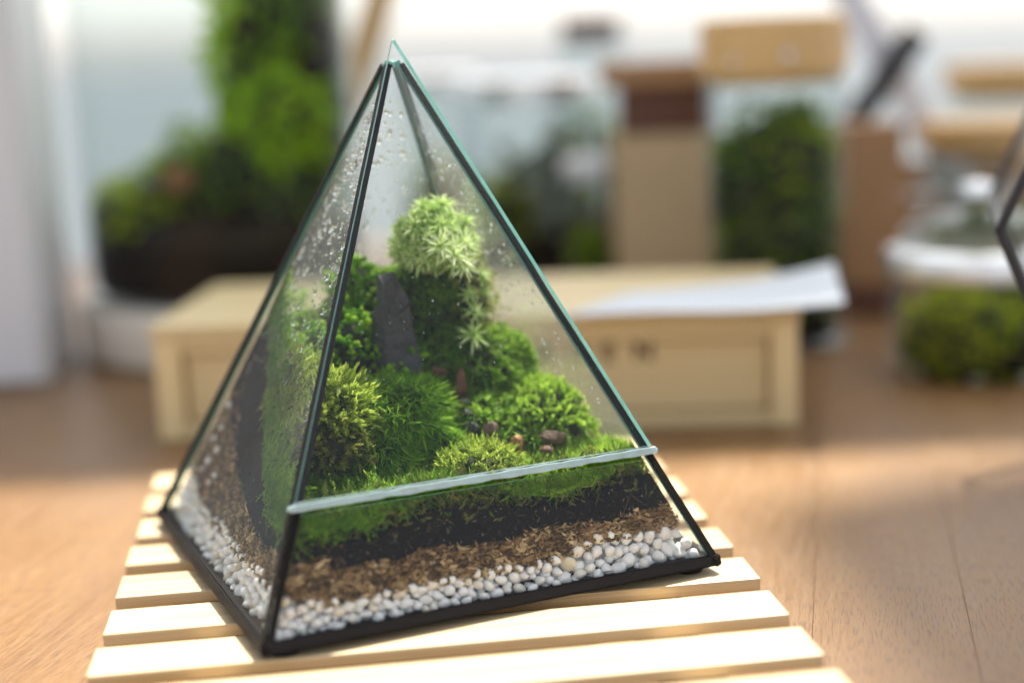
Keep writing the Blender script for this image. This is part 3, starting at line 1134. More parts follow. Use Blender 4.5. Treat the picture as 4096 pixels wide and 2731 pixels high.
# bead moss: clusters of round glossy lobes, back left
pl = Pile()
rg = np.random.default_rng(77)
v1, f1_ = ico(2)
for c, rad, n in (((-0.016, 0.010, 0.066), (0.011, 0.012, 0.012), 330), ((-0.010, 0.024, 0.080), (0.009, 0.010, 0.014), 230), ((-0.027, 0.012, 0.062), (0.009, 0.011, 0.012), 240),
                  ((-0.004, 0.000, 0.058), (0.008, 0.008, 0.010), 120)):
    dome_core(pl, c, rad, 0.95)
    P, N = dome_pts(c, rad, n, rg, -0.3, 0.16)
    P = npclamp(P, IN + 0.001)
    for p, nn_ in zip(P, N):
        r = rg.uniform(0.0006, 0.00145)
        tn = rg.beta(1.8, 2.0)
        vv, ff = ico(1)
        for j in range(2):
            q = p + nn_ * r * 0.8 * j + rg.normal(size=3) * r * 0.3
            pl.add(npclamp(q + vv * r * (1 - 0.15 * j), IN), ff, np.zeros((0, 4), int), float(np.clip(tn + 0.15 * j, 0, 1)))
    V, T, Q, C = feather(P[::3], N[::3], rg, nl=8, SLn=(0.001, 0.003), L=(0.001, 0.0016), W=0.0008)
    pl.add(V, T, Q, C)
o = link('moss_cushion', pl.mesh('moss_cushion', [M_moss_bead, M_mossbase], True), None, CTR, (0, 0, TH))
tag(o, 'knobbly bead-like green moss left of the grey slate', 'moss', 'moss cushions planted in the pyramid')


# star moss: every rosette a part
def rosette_mesh(seed, size, tiers=((9, 0.12), (8, 0.55), (6, 0.95), (4, 1.3))):
    rg = np.random.default_rng(seed)
    V, T, Q, C = [], [], [], []
    k = 0
    for nl, el in tiers:
        for i in range(nl):
            az = 6.283 * (i + rg.uniform(-0.25, 0.25)) / nl + el * 3
            L = size * rg.uniform(0.75, 1.1) * (1.0 - 0.25 * el / 1.3)
            W = L * 0.135
            e = el + rg.normal() * 0.12
            d = np.array([math.cos(az) * math.cos(e), math.sin(az) * math.cos(e), math.sin(e)])
            sd = np.array([-math.sin(az), math.cos(az), 0.0])
            up = np.cross(d, sd)
            if up[2] < 0:
                up = -up
            curl = rg.uniform(0.1, 0.35)
            tn = np.clip(rg.normal(0.55, 0.16), 0, 1)
            segs = [(0.0, 0.55), (0.3, 1.0), (0.65, 0.75), (1.0, 0.06)]
            b = k
            for s, w in segs:
                ctr = d * L * s + np.array([0, 0, -1]) * curl * L * s * s - up * 0
                V += [ctr - sd * W * w * .5 + up * W * .18 * w, ctr - up * W * .12 * w, ctr + sd * W * w * .5 + up * W * .18 * w]
                C += [tn + 0.25 * s - 0.05] * 3
                k += 3
            for j in range(len(segs) - 1):
                a = b + 3 * j
                Q += [(a, a + 1, a + 4, a + 3), (a + 1, a + 2, a + 5, a + 4)]
    return mesh_np('rosette', V, np.zeros((0, 3)), Q, np.clip(C, 0, 1), [M_moss_star], smooth=True)


ros = [rosette_mesh(200 + i, 0.0066) for i in range(7)]
M_moss_star_pale = leafmat('whitish_star_moss', (0.40, 0.56, 0.18), (0.66, 0.78, 0.38), (0.92, 0.94, 0.70), 0.35, 0.4)
ros_pale = []
for me in ros[:3]:
    m2 = me.copy()
    m2.materials[0] = M_moss_star_pale
    ros_pale.append(m2)
star = tag(empty('star_moss', (CTR.x, CTR.y, 0.0), TH), 'clump of pale green star-shaped moss at the top of the planted hill', 'moss', 'moss cushions planted in the pyramid')
rg = np.random.default_rng(91)


def put_rosette(parent, p, d, s, i, pale=False):
    q = Vector(d).normalized().to_track_quat('Z', 'Y')
    o = link('rosette', ros_pale[i % 3] if pale else ros[i % 7], parent, p)
    o.rotation_mode = 'QUATERNION'
    o.rotation_quaternion = q @ Matrix.Rotation(rg.uniform(0, 6.28), 3, 'Z').to_quaternion()
    o.scale = (s, s, s)
    return o


cz = Vector((0.011, 0.003, 0.1005))
pts = []
k = 0
while len(pts) < 38 and k < 6000:
    k += 1
    d = rg.normal(size=3)
    d /= np.linalg.norm(d)
    if d[2] < -0.45 or d[1] > 0.75:
        continue
    p = np.array(cz) + d * np.array([0.0118, 0.0098, 0.0118])
    if all(np.linalg.norm(p - q) > 0.0036 for q in pts):
        pts.append(p)
        put_rosette(star, p, d + np.array([0, -0.25, 0.25]), rg.uniform(0.75, 1.15), k)
for d, e, sz in (((1, -0.2, 0.1), 1.25, 1.0), ((0.9, -0.3, 0.55), 1.2, 1.15), ((0.75, -0.5, -0.1), 1.2, 1.0), ((-0.9, -0.4, 0.0), 1.15, 1.0), ((-0.8, -0.2, 0.6), 1.15, 0.9), ((-0.2, -0.2, 1), 1.18, 1.1), ((0.35, -0.1, 1), 1.22, 1.2),
                 ((0.3, -0.9, -0.35), 1.1, 1.15), ((-0.35, -0.9, -0.2), 1.1, 1.0), ((0.95, 0.1, -0.35), 1.3, 0.9), ((0.05, -0.85, 0.55), 1.12, 1.1)):
    dd = np.array(d, float)
    dd /= np.linalg.norm(dd)
    put_rosette(star, Vector(np.array(cz) + dd * np.array([0.0118, 0.0098, 0.0118]) * e), dd + np.array([0, -0.2, 0.35]), sz, int(e * 40 + sz * 10))
# big heads that face the viewer
put_rosette(star, (0.014, -0.0115, 0.0985), (0.15, -0.8, 0.65), 1.6, 1, True)
put_rosette(star, (0.0095, -0.0105, 0.1015), (-0.2, -0.7, 0.7), 1.35, 3, True)
put_rosette(star, (0.0185, -0.0095, 0.1015), (0.35, -0.7, 0.65), 1.2, 5, True)
put_rosette(star, (0.0165, -0.0125, 0.0950), (0.25, -0.9, 0.35), 1.25, 2, True)
v, f = ico(3)
pl = Pile()
pl.add(npclamp(np.array(cz) + v * np.array([0.0095, 0.008, 0.0095]), IN), f, np.zeros((0, 4), int), 0.1, 0)
P, N = dome_pts(tuple(cz), (0.0098, 0.0084, 0.0098), 420, rg, -0.6)
pl.add(*feather(P, N, rg, nl=12, SLn=(0.001, 0.003), L=(0.0014, 0.0026), W=0.00055))
link('inner_leaves', pl.mesh('inner_leaves', [M_moss_star]), star)

star2 = tag(empty('star_moss', (CTR.x, CTR.y, 0.0), TH), 'loose star moss sprigs trailing down the right side of the hill', 'moss', 'moss cushions planted in the pyramid')
for p, d, s in (((0.0265, -0.004, 0.0895), (0.5, -0.6, 0.5), 0.9), ((0.0215, -0.004, 0.0835), (0.1, -0.8, 0.5), 0.8), ((0.0285, 0.0, 0.083), (0.7, -0.5, 0.4), 0.85),
                ((0.0225, -0.006, 0.0775), (0.1, -0.9, 0.4), 0.9), ((0.0300, 0.004, 0.0765), (0.8, -0.4, 0.3), 0.8), ((0.0205, -0.0085, 0.0700), (0.0, -0.75, 0.65), 1.2),
                ((0.0305, 0.008, 0.088), (0.8, -0.3, 0.4), 0.9), ((0.0285, 0.010, 0.0955), (0.7, -0.2, 0.6), 0.9), ((0.0320, 0.010, 0.0815), (0.9, -0.2, 0.2), 0.75)):
    put_rosette(star2, p, d, s, int(s * 20))
pl = Pile()
P, N = dome_pts((0.026, 0.008, 0.082), (0.008, 0.009, 0.013), 260, rg, -0.8)
P = npclamp(P, IN + 0.001)
dome_core(pl, (0.026, 0.008, 0.082), (0.008, 0.009, 0.013), 0.9, 1)
pl.add(*feather(P, N, rg, nl=12, SLn=(0.003, 0.006), L=(0.0014, 0.0022), W=0.0005), 2)
link('old_stems', pl.mesh('old_stems', [M_moss_star, M_mossbase, M_moss_old]), star2)


# ------------------------------------------------------------------ stones in the terrarium
def local_pt(x, y, z):
    return CTR + Matrix.Rotation(TH, 3, 'Z') @ Vector((x, y, z))


# the slate: an angular slab, broad at the bottom, broken tip
outl = [(-0.0085, -0.018), (-0.0078, 0.002), (-0.0066, 0.0118), (-0.0048, 0.0132), (-0.0042, 0.0200), (-0.0040, 0.0238), (0.0012, 0.0246),
        (0.0034, 0.0190), (0.0058, 0.0140), (0.0052, 0.0125), (0.0062, 0.003), (0.0078, -0.008), (0.0072, -0.018)]
bm = bmesh.new()
fr_, bk_ = [], []
for i, (x, z) in enumerate(outl):
    fr_.append(bm.verts.new((x, -0.0016 + 0.0006 * math.sin(i * 2.1), z)))
    bk_.append(bm.verts.new((x * 1.02 - 0.0006, 0.0024 + 0.0008 * math.sin(i * 1.3), z - 0.0006)))
# a ridge down the broad face: left facet turns away
mid = [bm.verts.new((-0.0026 - 0.0018 * (1 - (z + 0.018) / 0.04), -0.0058, z)) for z in (-0.018, -0.004, 0.008, 0.0150, 0.0205)]
left = fr_[:5]
n_ = len(outl)
bm.faces.new((fr_[0], mid[0], mid[1], fr_[1]))
bm.faces.new((fr_[1], mid[1], mid[2], fr_[2]))
bm.faces.new((fr_[2], mid[2], mid[3], fr_[3]))
bm.faces.new((fr_[3], mid[3], mid[4], fr_[4]))
bm.faces.new((fr_[4], mid[4], fr_[6], fr_[5]))
bm.faces.new((mid[4], mid[3], fr_[7], fr_[6]))
bm.faces.new((mid[3], mid[2], fr_[9], fr_[8], fr_[7]))
bm.faces.new((mid[2], mid[1], fr_[10], fr_[9]))
bm.faces.new((mid[1], mid[0], fr_[12], fr_[11], fr_[10]))
for i in range(n_):
    j = (i + 1) % n_
    if i == n_ - 1:
        bm.faces.new((fr_[i], mid[0], fr_[0], bk_[0], bk_[i]))
    else:
        bm.faces.new((fr_[i], fr_[j], bk_[j], bk_[i]))
bm.faces.new(bk_[::-1])
slate = from_bm('slate_stone', bm, M_slate, None, local_pt(-0.0050, -0.0030, 0.0690), (R(-4), R(-2), R(6)))
tag(slate, 'tall dark grey slate shard standing upright in the moss', 'stone')


def small_stone(x, y, z, size, mat, label, seed, rot=(0, 0, 0), cuts=5):
    me = rock_mesh('stone', *size, mat, seed, 2, 0.10, cuts, smooth=False)
    o = link('stone', me, None, local_pt(x, y, z), rot)
    return tag(o, label, 'stone', 'small stones between the moss')


small_stone(0.0140, -0.0115, 0.0550, (0.0030, 0.0022, 0.0056), M_stone_red, 'pointed red-brown slate chip between two moss cushions', 301, (0.2, 0.1, 0.3))
small_stone(0.0138, -0.0140, 0.0490, (0.0023, 0.0018, 0.0013), M_stone_grey, 'flat grey stone just below the red-brown chip', 302)
small_stone(0.0130, -0.0183, 0.0462, (0.0030, 0.002, 0.0019), M_stone_grey, 'pale grey pebble in the middle of the stone path', 303, (0.1, 0.3, 0.5))
small_stone(0.0120, -0.0240, 0.0422, (0.0034, 0.0022, 0.0021), M_stone_dark, 'dark stone at the lower end of the stone path', 304, (0.3, 0, 0.2))
small_stone(0.0178, -0.0280, 0.0414, (0.0034, 0.0025, 0.0031), M_stone_brown, 'brown pointed stone behind the yellow-green tuft', 305, (0.1, 0.5, 0.2))
small_stone(0.0240, -0.0350, 0.0379, (0.0032, 0.0022, 0.0028), M_stone_orange, 'small orange stone right of the yellow-green tuft', 306, (0.1, 0.6, 0.4))
small_stone(0.0365, -0.0360, 0.0387, (0.0050, 0.0028, 0.0029), M_stone_brown, 'broad brown stone at the foot of the domed moss cushion', 307, (0.1, 0.15, 0.2))
small_stone(0.0315, -0.0410, 0.0357, (0.0024, 0.0018, 0.0016), M_stone_red, 'tiny reddish stone in front of the broad brown stone', 308)
small_stone(0.0085, -0.0050, 0.0587, (0.0034, 0.0018, 0.0019), M_stone_red, 'pinkish red chip at the foot of the grey slate', 309, (0, 0.2, 0))

# ------------------------------------------------------------------ background: wooden box with a sheet of paper
BR = math.atan2(-0.022, 0.305)
wb_ = empty('wooden_box', (-0.098, 0.309, ZT), BR, 'long pale wooden box with burnt lettering behind the pyramid terrarium', 'box')
BL, BD, BH = 0.306, 0.125, 0.0565
box('front_panel', (0.0142, 0.0055, 0.0088), (BL - 0.0142, 0.0078, BH - 0.0155), M_pine, wb_)
box('backing_board', (0.004, 0.0095, 0.003), (BL - 0.004, 0.0115, BH - 0.0068), M_oak, wb_)
for x0 in (0.0, BL - 0.0125):
    box('stile', (x0, 0.0, 0.0002), (x0 + 0.0125, 0.009, BH - 0.0065), M_pine_z, wb_, bevel=0.0006)
for z0, z1 in ((0.0003, 0.0075), (BH - 0.014, BH - 0.0068)):
    box('rail', (0.0127, 0.0012, z0), (BL - 0.0127, 0.009, z1), M_pine, wb_, bevel=0.0006)
for x0 in (0.0006, BL - 0.0086):
    box('side_panel', (x0, 0.0120, 0.0004), (x0 + 0.008, BD - 0.0083, BH - 0.0066), M_pine, wb_)
box('back_panel', (0.0006, BD - 0.008, 0.0004), (BL - 0.0006, BD, BH - 0.0066), M_pine, wb_)
box('lid', (-0.001, -0.001, BH - 0.0062), (BL + 0.001, BD + 0.001, BH), M_pine, wb_, bevel=0.0008)


def text_mesh(name, s, size, mat, parent, loc, rot, depth=0.0002):
    cu = bpy.data.curves.new(name, 'FONT')
    cu.body = s
    cu.size = size
    cu.extrude = depth
    cu.offset = 0.00045
    o = bpy.data.objects.new(name, cu)
    COL.objects.link(o)
    dg = bpy.context.evaluated_depsgraph_get()
    me = bpy.data.meshes.new_from_object(o.evaluated_get(dg))
    bpy.data.objects.remove(o)
    me.materials.clear()
    me.materials.append(mat)
    return link(name, me, parent, loc, rot)


for s, x in (('R', 0.183), ('D', 0.1985), ('E', 0.2142), ('N', 0.2290)):
    text_mesh('burnt_letter', s, 0.0128, M_burn, wb_, (x, 0.0054, 0.0325), (R(90), 0, 0))

# paper lying on the box, right corner curling up over the end
n = 14
pl_v, pl_q = [], []
P00, P10, P11, P01 = Vector((0.098, 0.281, 0.0416)), Vector((0.226, 0.274, 0.0425)), Vector((0.2345, 0.338, 0.0535)), Vector((0.132, 0.338, 0.0416))
for side in (0, 1):
    for i in range(n + 1):
        for j in range(n + 1):
            a, b = i / n, j / n
            p = P00.lerp(P10, a).lerp(P01.lerp(P11, a), b)
            p.z = 0.0414 + 0.0095 * max(0, a - 0.2) ** 1.2 * (0.15 + 0.9 * b) / 0.8 ** 1.2 + side * 0.0012 + 0.0008 * math.sin(a * 7)
            pl_v.append(p[:])
m_ = (n + 1) ** 2
for i in range(n):
    for j in range(n):
        q = (i * (n + 1) + j, (i + 1) * (n + 1) + j, (i + 1) * (n + 1) + j + 1, i * (n + 1) + j + 1)
        pl_q += [q[::-1], tuple(x + m_ for x in q)]
rim = [i * (n + 1) for i in range(n + 1)] + [n * (n + 1) + j for j in range(1, n + 1)] + [i * (n + 1) + n for i in range(n - 1, -1, -1)] + list(range(n - 1, 0, -1))
for a, b in zip(rim, rim[1:] + rim[:1]):
    pl_q.append((a, b, b + m_, a + m_))
o = link('paper_booklet', mesh_np('paper_booklet', pl_v, np.zeros((0, 3)), pl_q, mats=[M_paper], smooth=True))
tag(o, 'white paper booklet with curled corner lying on the wooden box', 'booklet')


# ------------------------------------------------------------------ background: jars
def wall_prof(r, z0, z1, th=0.002, neck=None, base=0.004):
    """closed profile of a glass jar: outside up, inside down"""
    out = [(0.0008, z0), (r * 0.92, z0), (r, z0 + r * 0.08)]
    if neck:
        rn, zn = neck
        out += [(r, zn - 0.012), (r * 0.97, zn - 0.006), (rn, zn), (rn, z1)]
        ins = [(rn - th, z1), (rn - th, zn), (r * 0.97 - th, zn - 0.006), (r - th, zn - 0.012)]
    else:
        out += [(r, z1)]
        ins = [(r - th, z1)]
    return out + ins + [(r - th, z0 + r * 0.08 + base * .5), (r * 0.9 - th, z0 + base), (0.0008, z0 + base)]


def leaf_blob(pl, c, rad, n, rg, L=(0.006, 0.012), W=0.003, low=-0.5, clip=None, tint=None, lumpy=0.15):
    P, N = dome_pts(c, rad, n, rg, low, lumpy)
    D = N + rg.normal(size=P.shape) * 0.6
    tn = np.clip(rg.beta(2, 2, len(P)) if tint is None else rg.normal(tint, 0.15, len(P)), 0, 1)
    V, T, Q, C = blades(P, D, rg.uniform(L[0], L[1], len(P)), rg.uniform(.7, 1.3, len(P)) * W, rg.normal(size=P.shape) * 0.2, tn, rg)
    if clip:
        cx, cyy, rr = clip
        d = V[:, :2] - np.array([cx, cyy])
        ln = np.linalg.norm(d, axis=1)
        s = np.minimum(1, rr / np.maximum(ln, 1e-6))
        V[:, :2] = np.array([cx, cyy]) + d * s[:, None]
    pl.add(V, T, Q, C)
    v, f = ico(3)
    V = np.array(c) + v * np.array(rad) * 0.96
    if clip:
        d = V[:, :2] - np.array(clip[:2])
        ln = np.linalg.norm(d, axis=1)
        V[:, :2] = np.array(clip[:2]) + d * np.minimum(1, clip[2] / np.maximum(ln, 1e-6))[:, None]
    pl.add(V, f, np.zeros((0, 4), int), 0.15, 1)


rgj = np.random.default_rng(55)
# -- big planted jar on a round pale base, left
JX, JY = -0.1045, 0.556
dish = lathe('round_stand', [(0.087, 0.0), (0.0925, 0.002), (0.094, 0.006), (0.094, 0.030), (0.092, 0.0345), (0.083, 0.036)], M_birch, None, (JX, JY, ZT), 64)
tag(dish, 'low round pale wooden stand under the big planted jar', 'stand')
jz = ZT + 0.0364
bj = empty('planted_jar', (JX, JY, jz), 0, 'big glass jar with moss mound and leafy plant behind the wooden box', 'jar')
lathe('jar_glass', wall_prof(0.0860, 0, 0.285, 0.0022), M_jar, bj, n=64, closed=True)
lathe('earth', [(0.080, 0.0045), (0.0828, 0.010), (0.0828, 0.036), (0.070, 0.045), (0.03, 0.052), (0.0, 0.054)], M_earth, bj, n=48)
pl = Pile()
cl = (0, 0, 0.0825)
leaf_blob(pl, (-0.056, -0.024, 0.034), (0.030, 0.036, 0.032), 700, rgj, clip=cl, tint=0.72)
leaf_blob(pl, (-0.018, 0.008, 0.046), (0.036, 0.04, 0.046), 900, rgj, clip=cl, tint=0.4)
leaf_blob(pl, (0.026, 0.0, 0.055), (0.046, 0.048, 0.052), 900, rgj, clip=cl, tint=0.25)
link('moss', pl.mesh('moss', [M_jar_moss, M_mossbase]), bj)
pl = Pile()
leaf_blob(pl, (0.030, -0.005, 0.150), (0.022, 0.030, 0.075), 420, rgj, (0.012, 0.022), 0.007, clip=cl, low=-1, tint=0.7)
leaf_blob(pl, (0.046, -0.036, 0.104), (0.022, 0.020, 0.024), 220, rgj, (0.01, 0.018), 0.006, clip=cl, low=-1, tint=0.8)
leaf_blob(pl, (0.062, 0.012, 0.150), (0.022, 0.034, 0.085), 420, rgj, (0.012, 0.02), 0.006, clip=cl, low=-1, tint=0.12)
link('leafy_plant', pl.mesh('leafy_plant', [M_leaf, M_earth]), bj)
me = rock_mesh('stone', 0.011, 0.010, 0.011, M_stone_orange, 401, 2, 0.12, 5, False)
link('stone', me, bj, (-0.020, -0.034, 0.072))
me = rock_mesh('stone', 0.010, 0.009, 0.008, M_stone_dark, 402, 2, 0.12, 5, False)
link('stone', me, bj, (-0.038, -0.030, 0.066))

# -- leaning wooden stick behind it
bm = bmesh.new()
add_box(bm, (-0.0105, -0.004, 0.0), (0.0105, 0.004, 0.34))
stick = from_bm('wooden_stick', bm, M_lidwood, None, (-0.088, 0.70, ZT), (R(-6), R(19.5), 0), bevel=0.0008)
tag(stick, 'tan wooden stick leaning upright behind the big planted jar', 'stick')

# -- white cabinet edge at the far left
cab = empty('white_cabinet', (-0.192, 0.45, ZT), R(6.5), 'white upright cabinet at the left edge of the picture', 'cabinet')
box('body', (-0.16, 0.0, 0.0), (0.0, 0.10, 0.36), M_white, cab, bevel=0.003, seg=3)
box('door', (-0.16, -0.0045, 0.004), (-0.004, -0.0006, 0.356), M_white, cab, bevel=0.001)


# -- generic cylinder jar
def jar(name, label, x, y, r, h, earth_h, moss_top, mat_moss, lid, tint=0.4, seed=1, n=900, neck=None, lid_mat=None, blobs=None):
    rg = np.random.default_rng(seed)
    j = empty(name, (x, y, ZT + 0.0002), 0, label, 'jar')
    lathe('jar_glass', wall_prof(r, 0, h, 0.002, neck), M_jar, j, n=56, closed=True)
    if earth_h:
        lathe('earth', [(r - 0.006, 0.0045), (r - 0.0028, 0.009), (r - 0.0028, earth_h - 0.003), (r * 0.6, earth_h), (0.0, earth_h + 0.002)], M_earth, j, n=40)
    if mat_moss:
        pl = Pile()
        for c, rad, nn_, tt in (blobs or [((0, 0, earth_h), (r * 0.93, r * 0.93, moss_top - earth_h), n, tint)]):
            leaf_blob(pl, c, rad, nn_, rg, (0.004, 0.009), 0.0026, low=-0.6, clip=(0, 0, r - 0.0026), tint=tt)
        link('moss', pl.mesh('moss', [mat_moss, M_mossbase]), j)
    if lid:
        lr, lh, inner = lid
        lathe('lid', [(inner, h - 0.006), (inner, h + 0.0004), (lr, h + 0.0006), (lr, h + lh - 0.002), (lr - 0.002, h + lh), (0.0, h + lh)], lid_mat or M_lidwood, j, n=56)
    return j


tj = jar('moss_jar', 'tall glass jar full of moss with wide wooden lid right of centre', 0.2320, 0.488, 0.0405, 0.158, 0.016, 0.128, M_jar_moss, (0.0425, 0.032, 0.0375), seed=3,
         blobs=[((-0.002, 0.0, 0.088), (0.038, 0.038, 0.046), 1000, 0.22), ((0.012, -0.018, 0.104), (0.024, 0.018, 0.020), 340, 0.9), ((0.002, -0.020, 0.064), (0.034, 0.020, 0.022), 340, 0.55), ((0, 0, 0.045), (0.038, 0.038, 0.045), 800, 0.12), ((0.016, 0.006, 0.122), (0.016, 0.020, 0.016), 220, 0.5), ((-0.020, -0.004, 0.112), (0.014, 0.018, 0.012), 160, 0.3)])
link('glint_ball', rock_mesh('glint_ball', 0.0030, 0.0030, 0.0030, M_chrome, 1, 3, 0.0), tj, (0.0005, -0.0445, 0.168))  # chrome ball added to throw a round highlight at the lid
link('glint_ball', rock_mesh('glint_ball', 0.0024, 0.0024, 0.0024, M_chrome, 1, 3, 0.0), tj, (-0.028, -0.034, 0.166))  # smaller added ball, a second glint on the same lid
# -- glass-lidded jar at right
rj = empty('lidded_jar', (0.322, 0.392, ZT + 0.0002), 0, 'squat glass jar of bright moss with glass lid at the right', 'jar')
rr = 0.0445
lathe('jar_glass', wall_prof(rr, 0.003, 0.058, 0.002), M_jar, rj, n=56, closed=True)
lathe('earth', [(0.036, 0.0076), (0.0415, 0.010), (0.0415, 0.015), (0.02, 0.018), (0, 0.019)], M_earth, rj, n=40)
pl = Pile()
rg = np.random.default_rng(8)
leaf_blob(pl, (-0.012, -0.014, 0.018), (0.030, 0.028, 0.024), 700, rg, (0.004, 0.009), 0.0026, clip=(0, 0, 0.0418), tint=0.75)
leaf_blob(pl, (0.016, 0.004, 0.018), (0.028, 0.034, 0.030), 700, rg, (0.004, 0.009), 0.0026, clip=(0, 0, 0.0418), tint=0.45)
link('moss', pl.mesh('moss', [M_jar_moss2, M_mossbase]), rj)
link('stone', rock_mesh('stone', 0.008, 0.007, 0.006, M_stone_grey, 411, 2, 0.1, 4, False), rj, (0.022, -0.031, 0.024))
lathe('lid_rim', [(rr + 0.0006, 0.052), (rr + 0.003, 0.0535), (rr + 0.004, 0.060), (rr + 0.0022, 0.0655), (rr - 0.006, 0.0675), (rr - 0.006, 0.0645), (rr + 0.0006, 0.0635)], M_steel, rj, n=56, closed=True)
lathe('lid', [(rr - 0.007, 0.0685), (rr - 0.005, 0.0700), (rr - 0.006, 0.075), (rr * 0.76, 0.0815), (rr * 0.4, 0.085), (0.0, 0.086)], M_jar, rj, n=56)
lathe('knob', [(0.004, 0.0862), (0.006, 0.089), (0.010, 0.094), (0.009, 0.099), (0.0, 0.101)], M_steel, rj, n=32)
for a in (0.3, 1.9, 3.5, 4.45, 5.2):
    link('glass_foot', rock_mesh('glass_foot', 0.004, 0.004, 0.0022, M_steel, 9, 2, 0.0), rj, (rr * 0.8 * math.cos(a), rr * 0.8 * math.sin(a), 0.0016))

# -- tower of brown card and dark wood
tw = empty('wooden_stand', (0.181, 0.60, ZT), R(-2), 'tall pale card stand with dark red-brown recess in the centre background', 'stand')
box('body', (-0.035, 0.0, 0.0), (0.035, 0.05, 0.118), M_kraft, tw, bevel=0.001)
box('recess_block', (-0.030, 0.006, 0.1183), (0.033, 0.048, 0.150), M_darkwood, tw, bevel=0.001)
box('cap', (-0.042, -0.004, 0.1503), (0.035, 0.052, 0.166), M_oak, tw, bevel=0.001)

# -- clear jar with pale plants and a bright metal lid
cj = jar('clear_jar', 'clear glass jar with bright metal lid behind the star moss', 0.093, 0.70, 0.052, 0.145, 0.045, 0.09, M_jar_moss2, (0.050, 0.012, 0.049), seed=12, lid_mat=M_steel,
         blobs=[((-0.022, -0.01, 0.050), (0.022, 0.026, 0.030), 350, 0.8), ((0.030, 0.0, 0.050), (0.018, 0.03, 0.028), 300, 0.2)])
pl = Pile()
rg = np.random.default_rng(66)
leaf_blob(pl, (0.020, -0.012, 0.085), (0.016, 0.016, 0.030), 160, rg, (0.012, 0.022), 0.006, low=-1, clip=(0, 0, 0.048), tint=0.6)
leaf_blob(pl, (-0.010, 0.004, 0.070), (0.016, 0.02, 0.026), 140, rg, (0.012, 0.02), 0.006, low=-1, clip=(0, 0, 0.048), tint=0.3)
M_pale_leaf = leafmat('silvery_leaf', (0.30, 0.34, 0.28), (0.55, 0.60, 0.55), (0.85, 0.88, 0.88))
link('silvery_plant', pl.mesh('silvery_plant', [M_pale_leaf, M_mossbase]), cj)
jar('far_jar', 'far clear jar of dark moss just right of the leaning stick', 0.022, 0.86, 0.036, 0.150, 0.03, 0.085, M_jar_moss, (0.034, 0.010, 0.032), seed=17, lid_mat=M_steel)
jar('far_jar', 'far tall clear bottle with dark lid behind the card stand', 0.152, 0.92, 0.030, 0.185, 0.03, 0.120, M_jar_moss2, (0.026, 0.014, 0.024), seed=18, lid_mat=M_darkwood)
wj = jar('clear_jar', 'small clear jar with white lid in front of the metal-lidded jar', 0.128, 0.612, 0.017, 0.095, 0.020, 0.05, M_jar_moss, (0.0165, 0.010, 0.0145), seed=13, lid_mat=M_white)

# -- wood-lidded jars at the right back
fj = jar('lidded_jar', 'clear jar with flat wooden lid behind the squat moss jar', 0.398, 0.60, 0.046, 0.104, 0.03, 0.055, M_jar_moss, (0.050, 0.016, 0.043), seed=14)
jar('lidded_jar', 'farther clear jar with wooden lid at the right edge', 0.482, 0.80, 0.055, 0.128, 0.03, 0.06, M_jar_moss, (0.060, 0.022, 0.052), seed=15)
link('glint_ball', rock_mesh('glint_ball', 0.0028, 0.0028, 0.0028, M_chrome, 1, 3, 0.0), fj, (-0.036, -0.037, 0.094))  # another chrome ball, put in only for its glint
bb = empty('wooden_block', (0.309, 0.56, ZT), R(4), 'upright reddish brown wooden block between two jars', 'block')
box('body', (-0.017, 0.0, 0.0), (0.019, 0.035, 0.122), M_oak, bb, bevel=0.001)
box('base', (-0.019, -0.002, 0.0002), (0.021, 0.0365, 0.02), M_darkwood, bb, bevel=0.001)

cr = empty('wooden_crate', (0.46, 0.735, ZT), R(-3), 'low brown wooden crate behind the squat moss jar', 'crate')
for z0, z1 in ((0.002, 0.027), (0.030, 0.055), (0.058, 0.082)):
    box('board', (-0.115, 0.0, z0), (0.115, 0.008, z1), M_oak_x, cr, bevel=0.001)
for x0 in (-0.113, 0.099):
    box('post', (x0, 0.0083, 0.0003), (x0 + 0.014, 0.10, 0.080), M_oak_x, cr, bevel=0.001)
cr = empty('wooden_crate', (0.13, 0.775, ZT), R(2), 'low dark brown crate behind the clear jars', 'crate')
for z0, z1 in ((0.002, 0.024), (0.027, 0.050)):
    box('board', (-0.10, 0.0, z0), (0.10, 0.008, z1), M_darkwood, cr, bevel=0.001)
for x0 in (-0.098, 0.084):
    box('post', (x0, 0.0083, 0.0003), (x0 + 0.014, 0.09, 0.049), M_darkwood, cr, bevel=0.001)

# -- pale strut, and a black bar in place of the shadow beside it, upper right
st = empty('display_easel', (0.42, 0.66, ZT), 0, 'pale metal strut and dark shadow bar leaning in the upper right background', 'easel')
bm = bmesh.new()
add_box(bm, (-0.011, -0.003, 0.0), (0.011, 0.003, 0.40))
from_bm('strut', bm, M_alu, st, (0.012, 0, 0), (0, R(-30), 0), bevel=0.0008)
bm = bmesh.new()
add_box(bm, (-0.009, -0.003, 0.0), (0.009, 0.003, 0.212))
from_bm('shadow_bar', bm, M_shadow_black, st, (-0.185, -0.008, 0.006), (0, R(36), 0), bevel=0.0008)

# ------------------------------------------------------------------ neighbour terrarium at the right edge
geo = empty('geometric_terrarium', (0.360, 0.160, ZT), R(-16.5), 'faceted glass terrarium with dark edges cut off by the right edge', 'terrarium')
HEX = [(-0.098, 0.110), (-0.053, 0.003), (0.053, 0.003), (0.098, 0.110), (0.053, 0.215), (-0.053, 0.215)]


def tube_edge(name, a, b, w, mat, parent):
    d = (b - a)
    q = d.to_track_quat('Z', 'Y').to_matrix().to_4x4()
    q.translation = a
    bm = bmesh.new()
    add_box(bm, (-w / 2, -w / 2, -w * 0.3), (w / 2, w / 2, d.length + w * 0.3), q)
    return from_bm(name, bm, mat, parent, bevel=w * 0.15, seg=1)


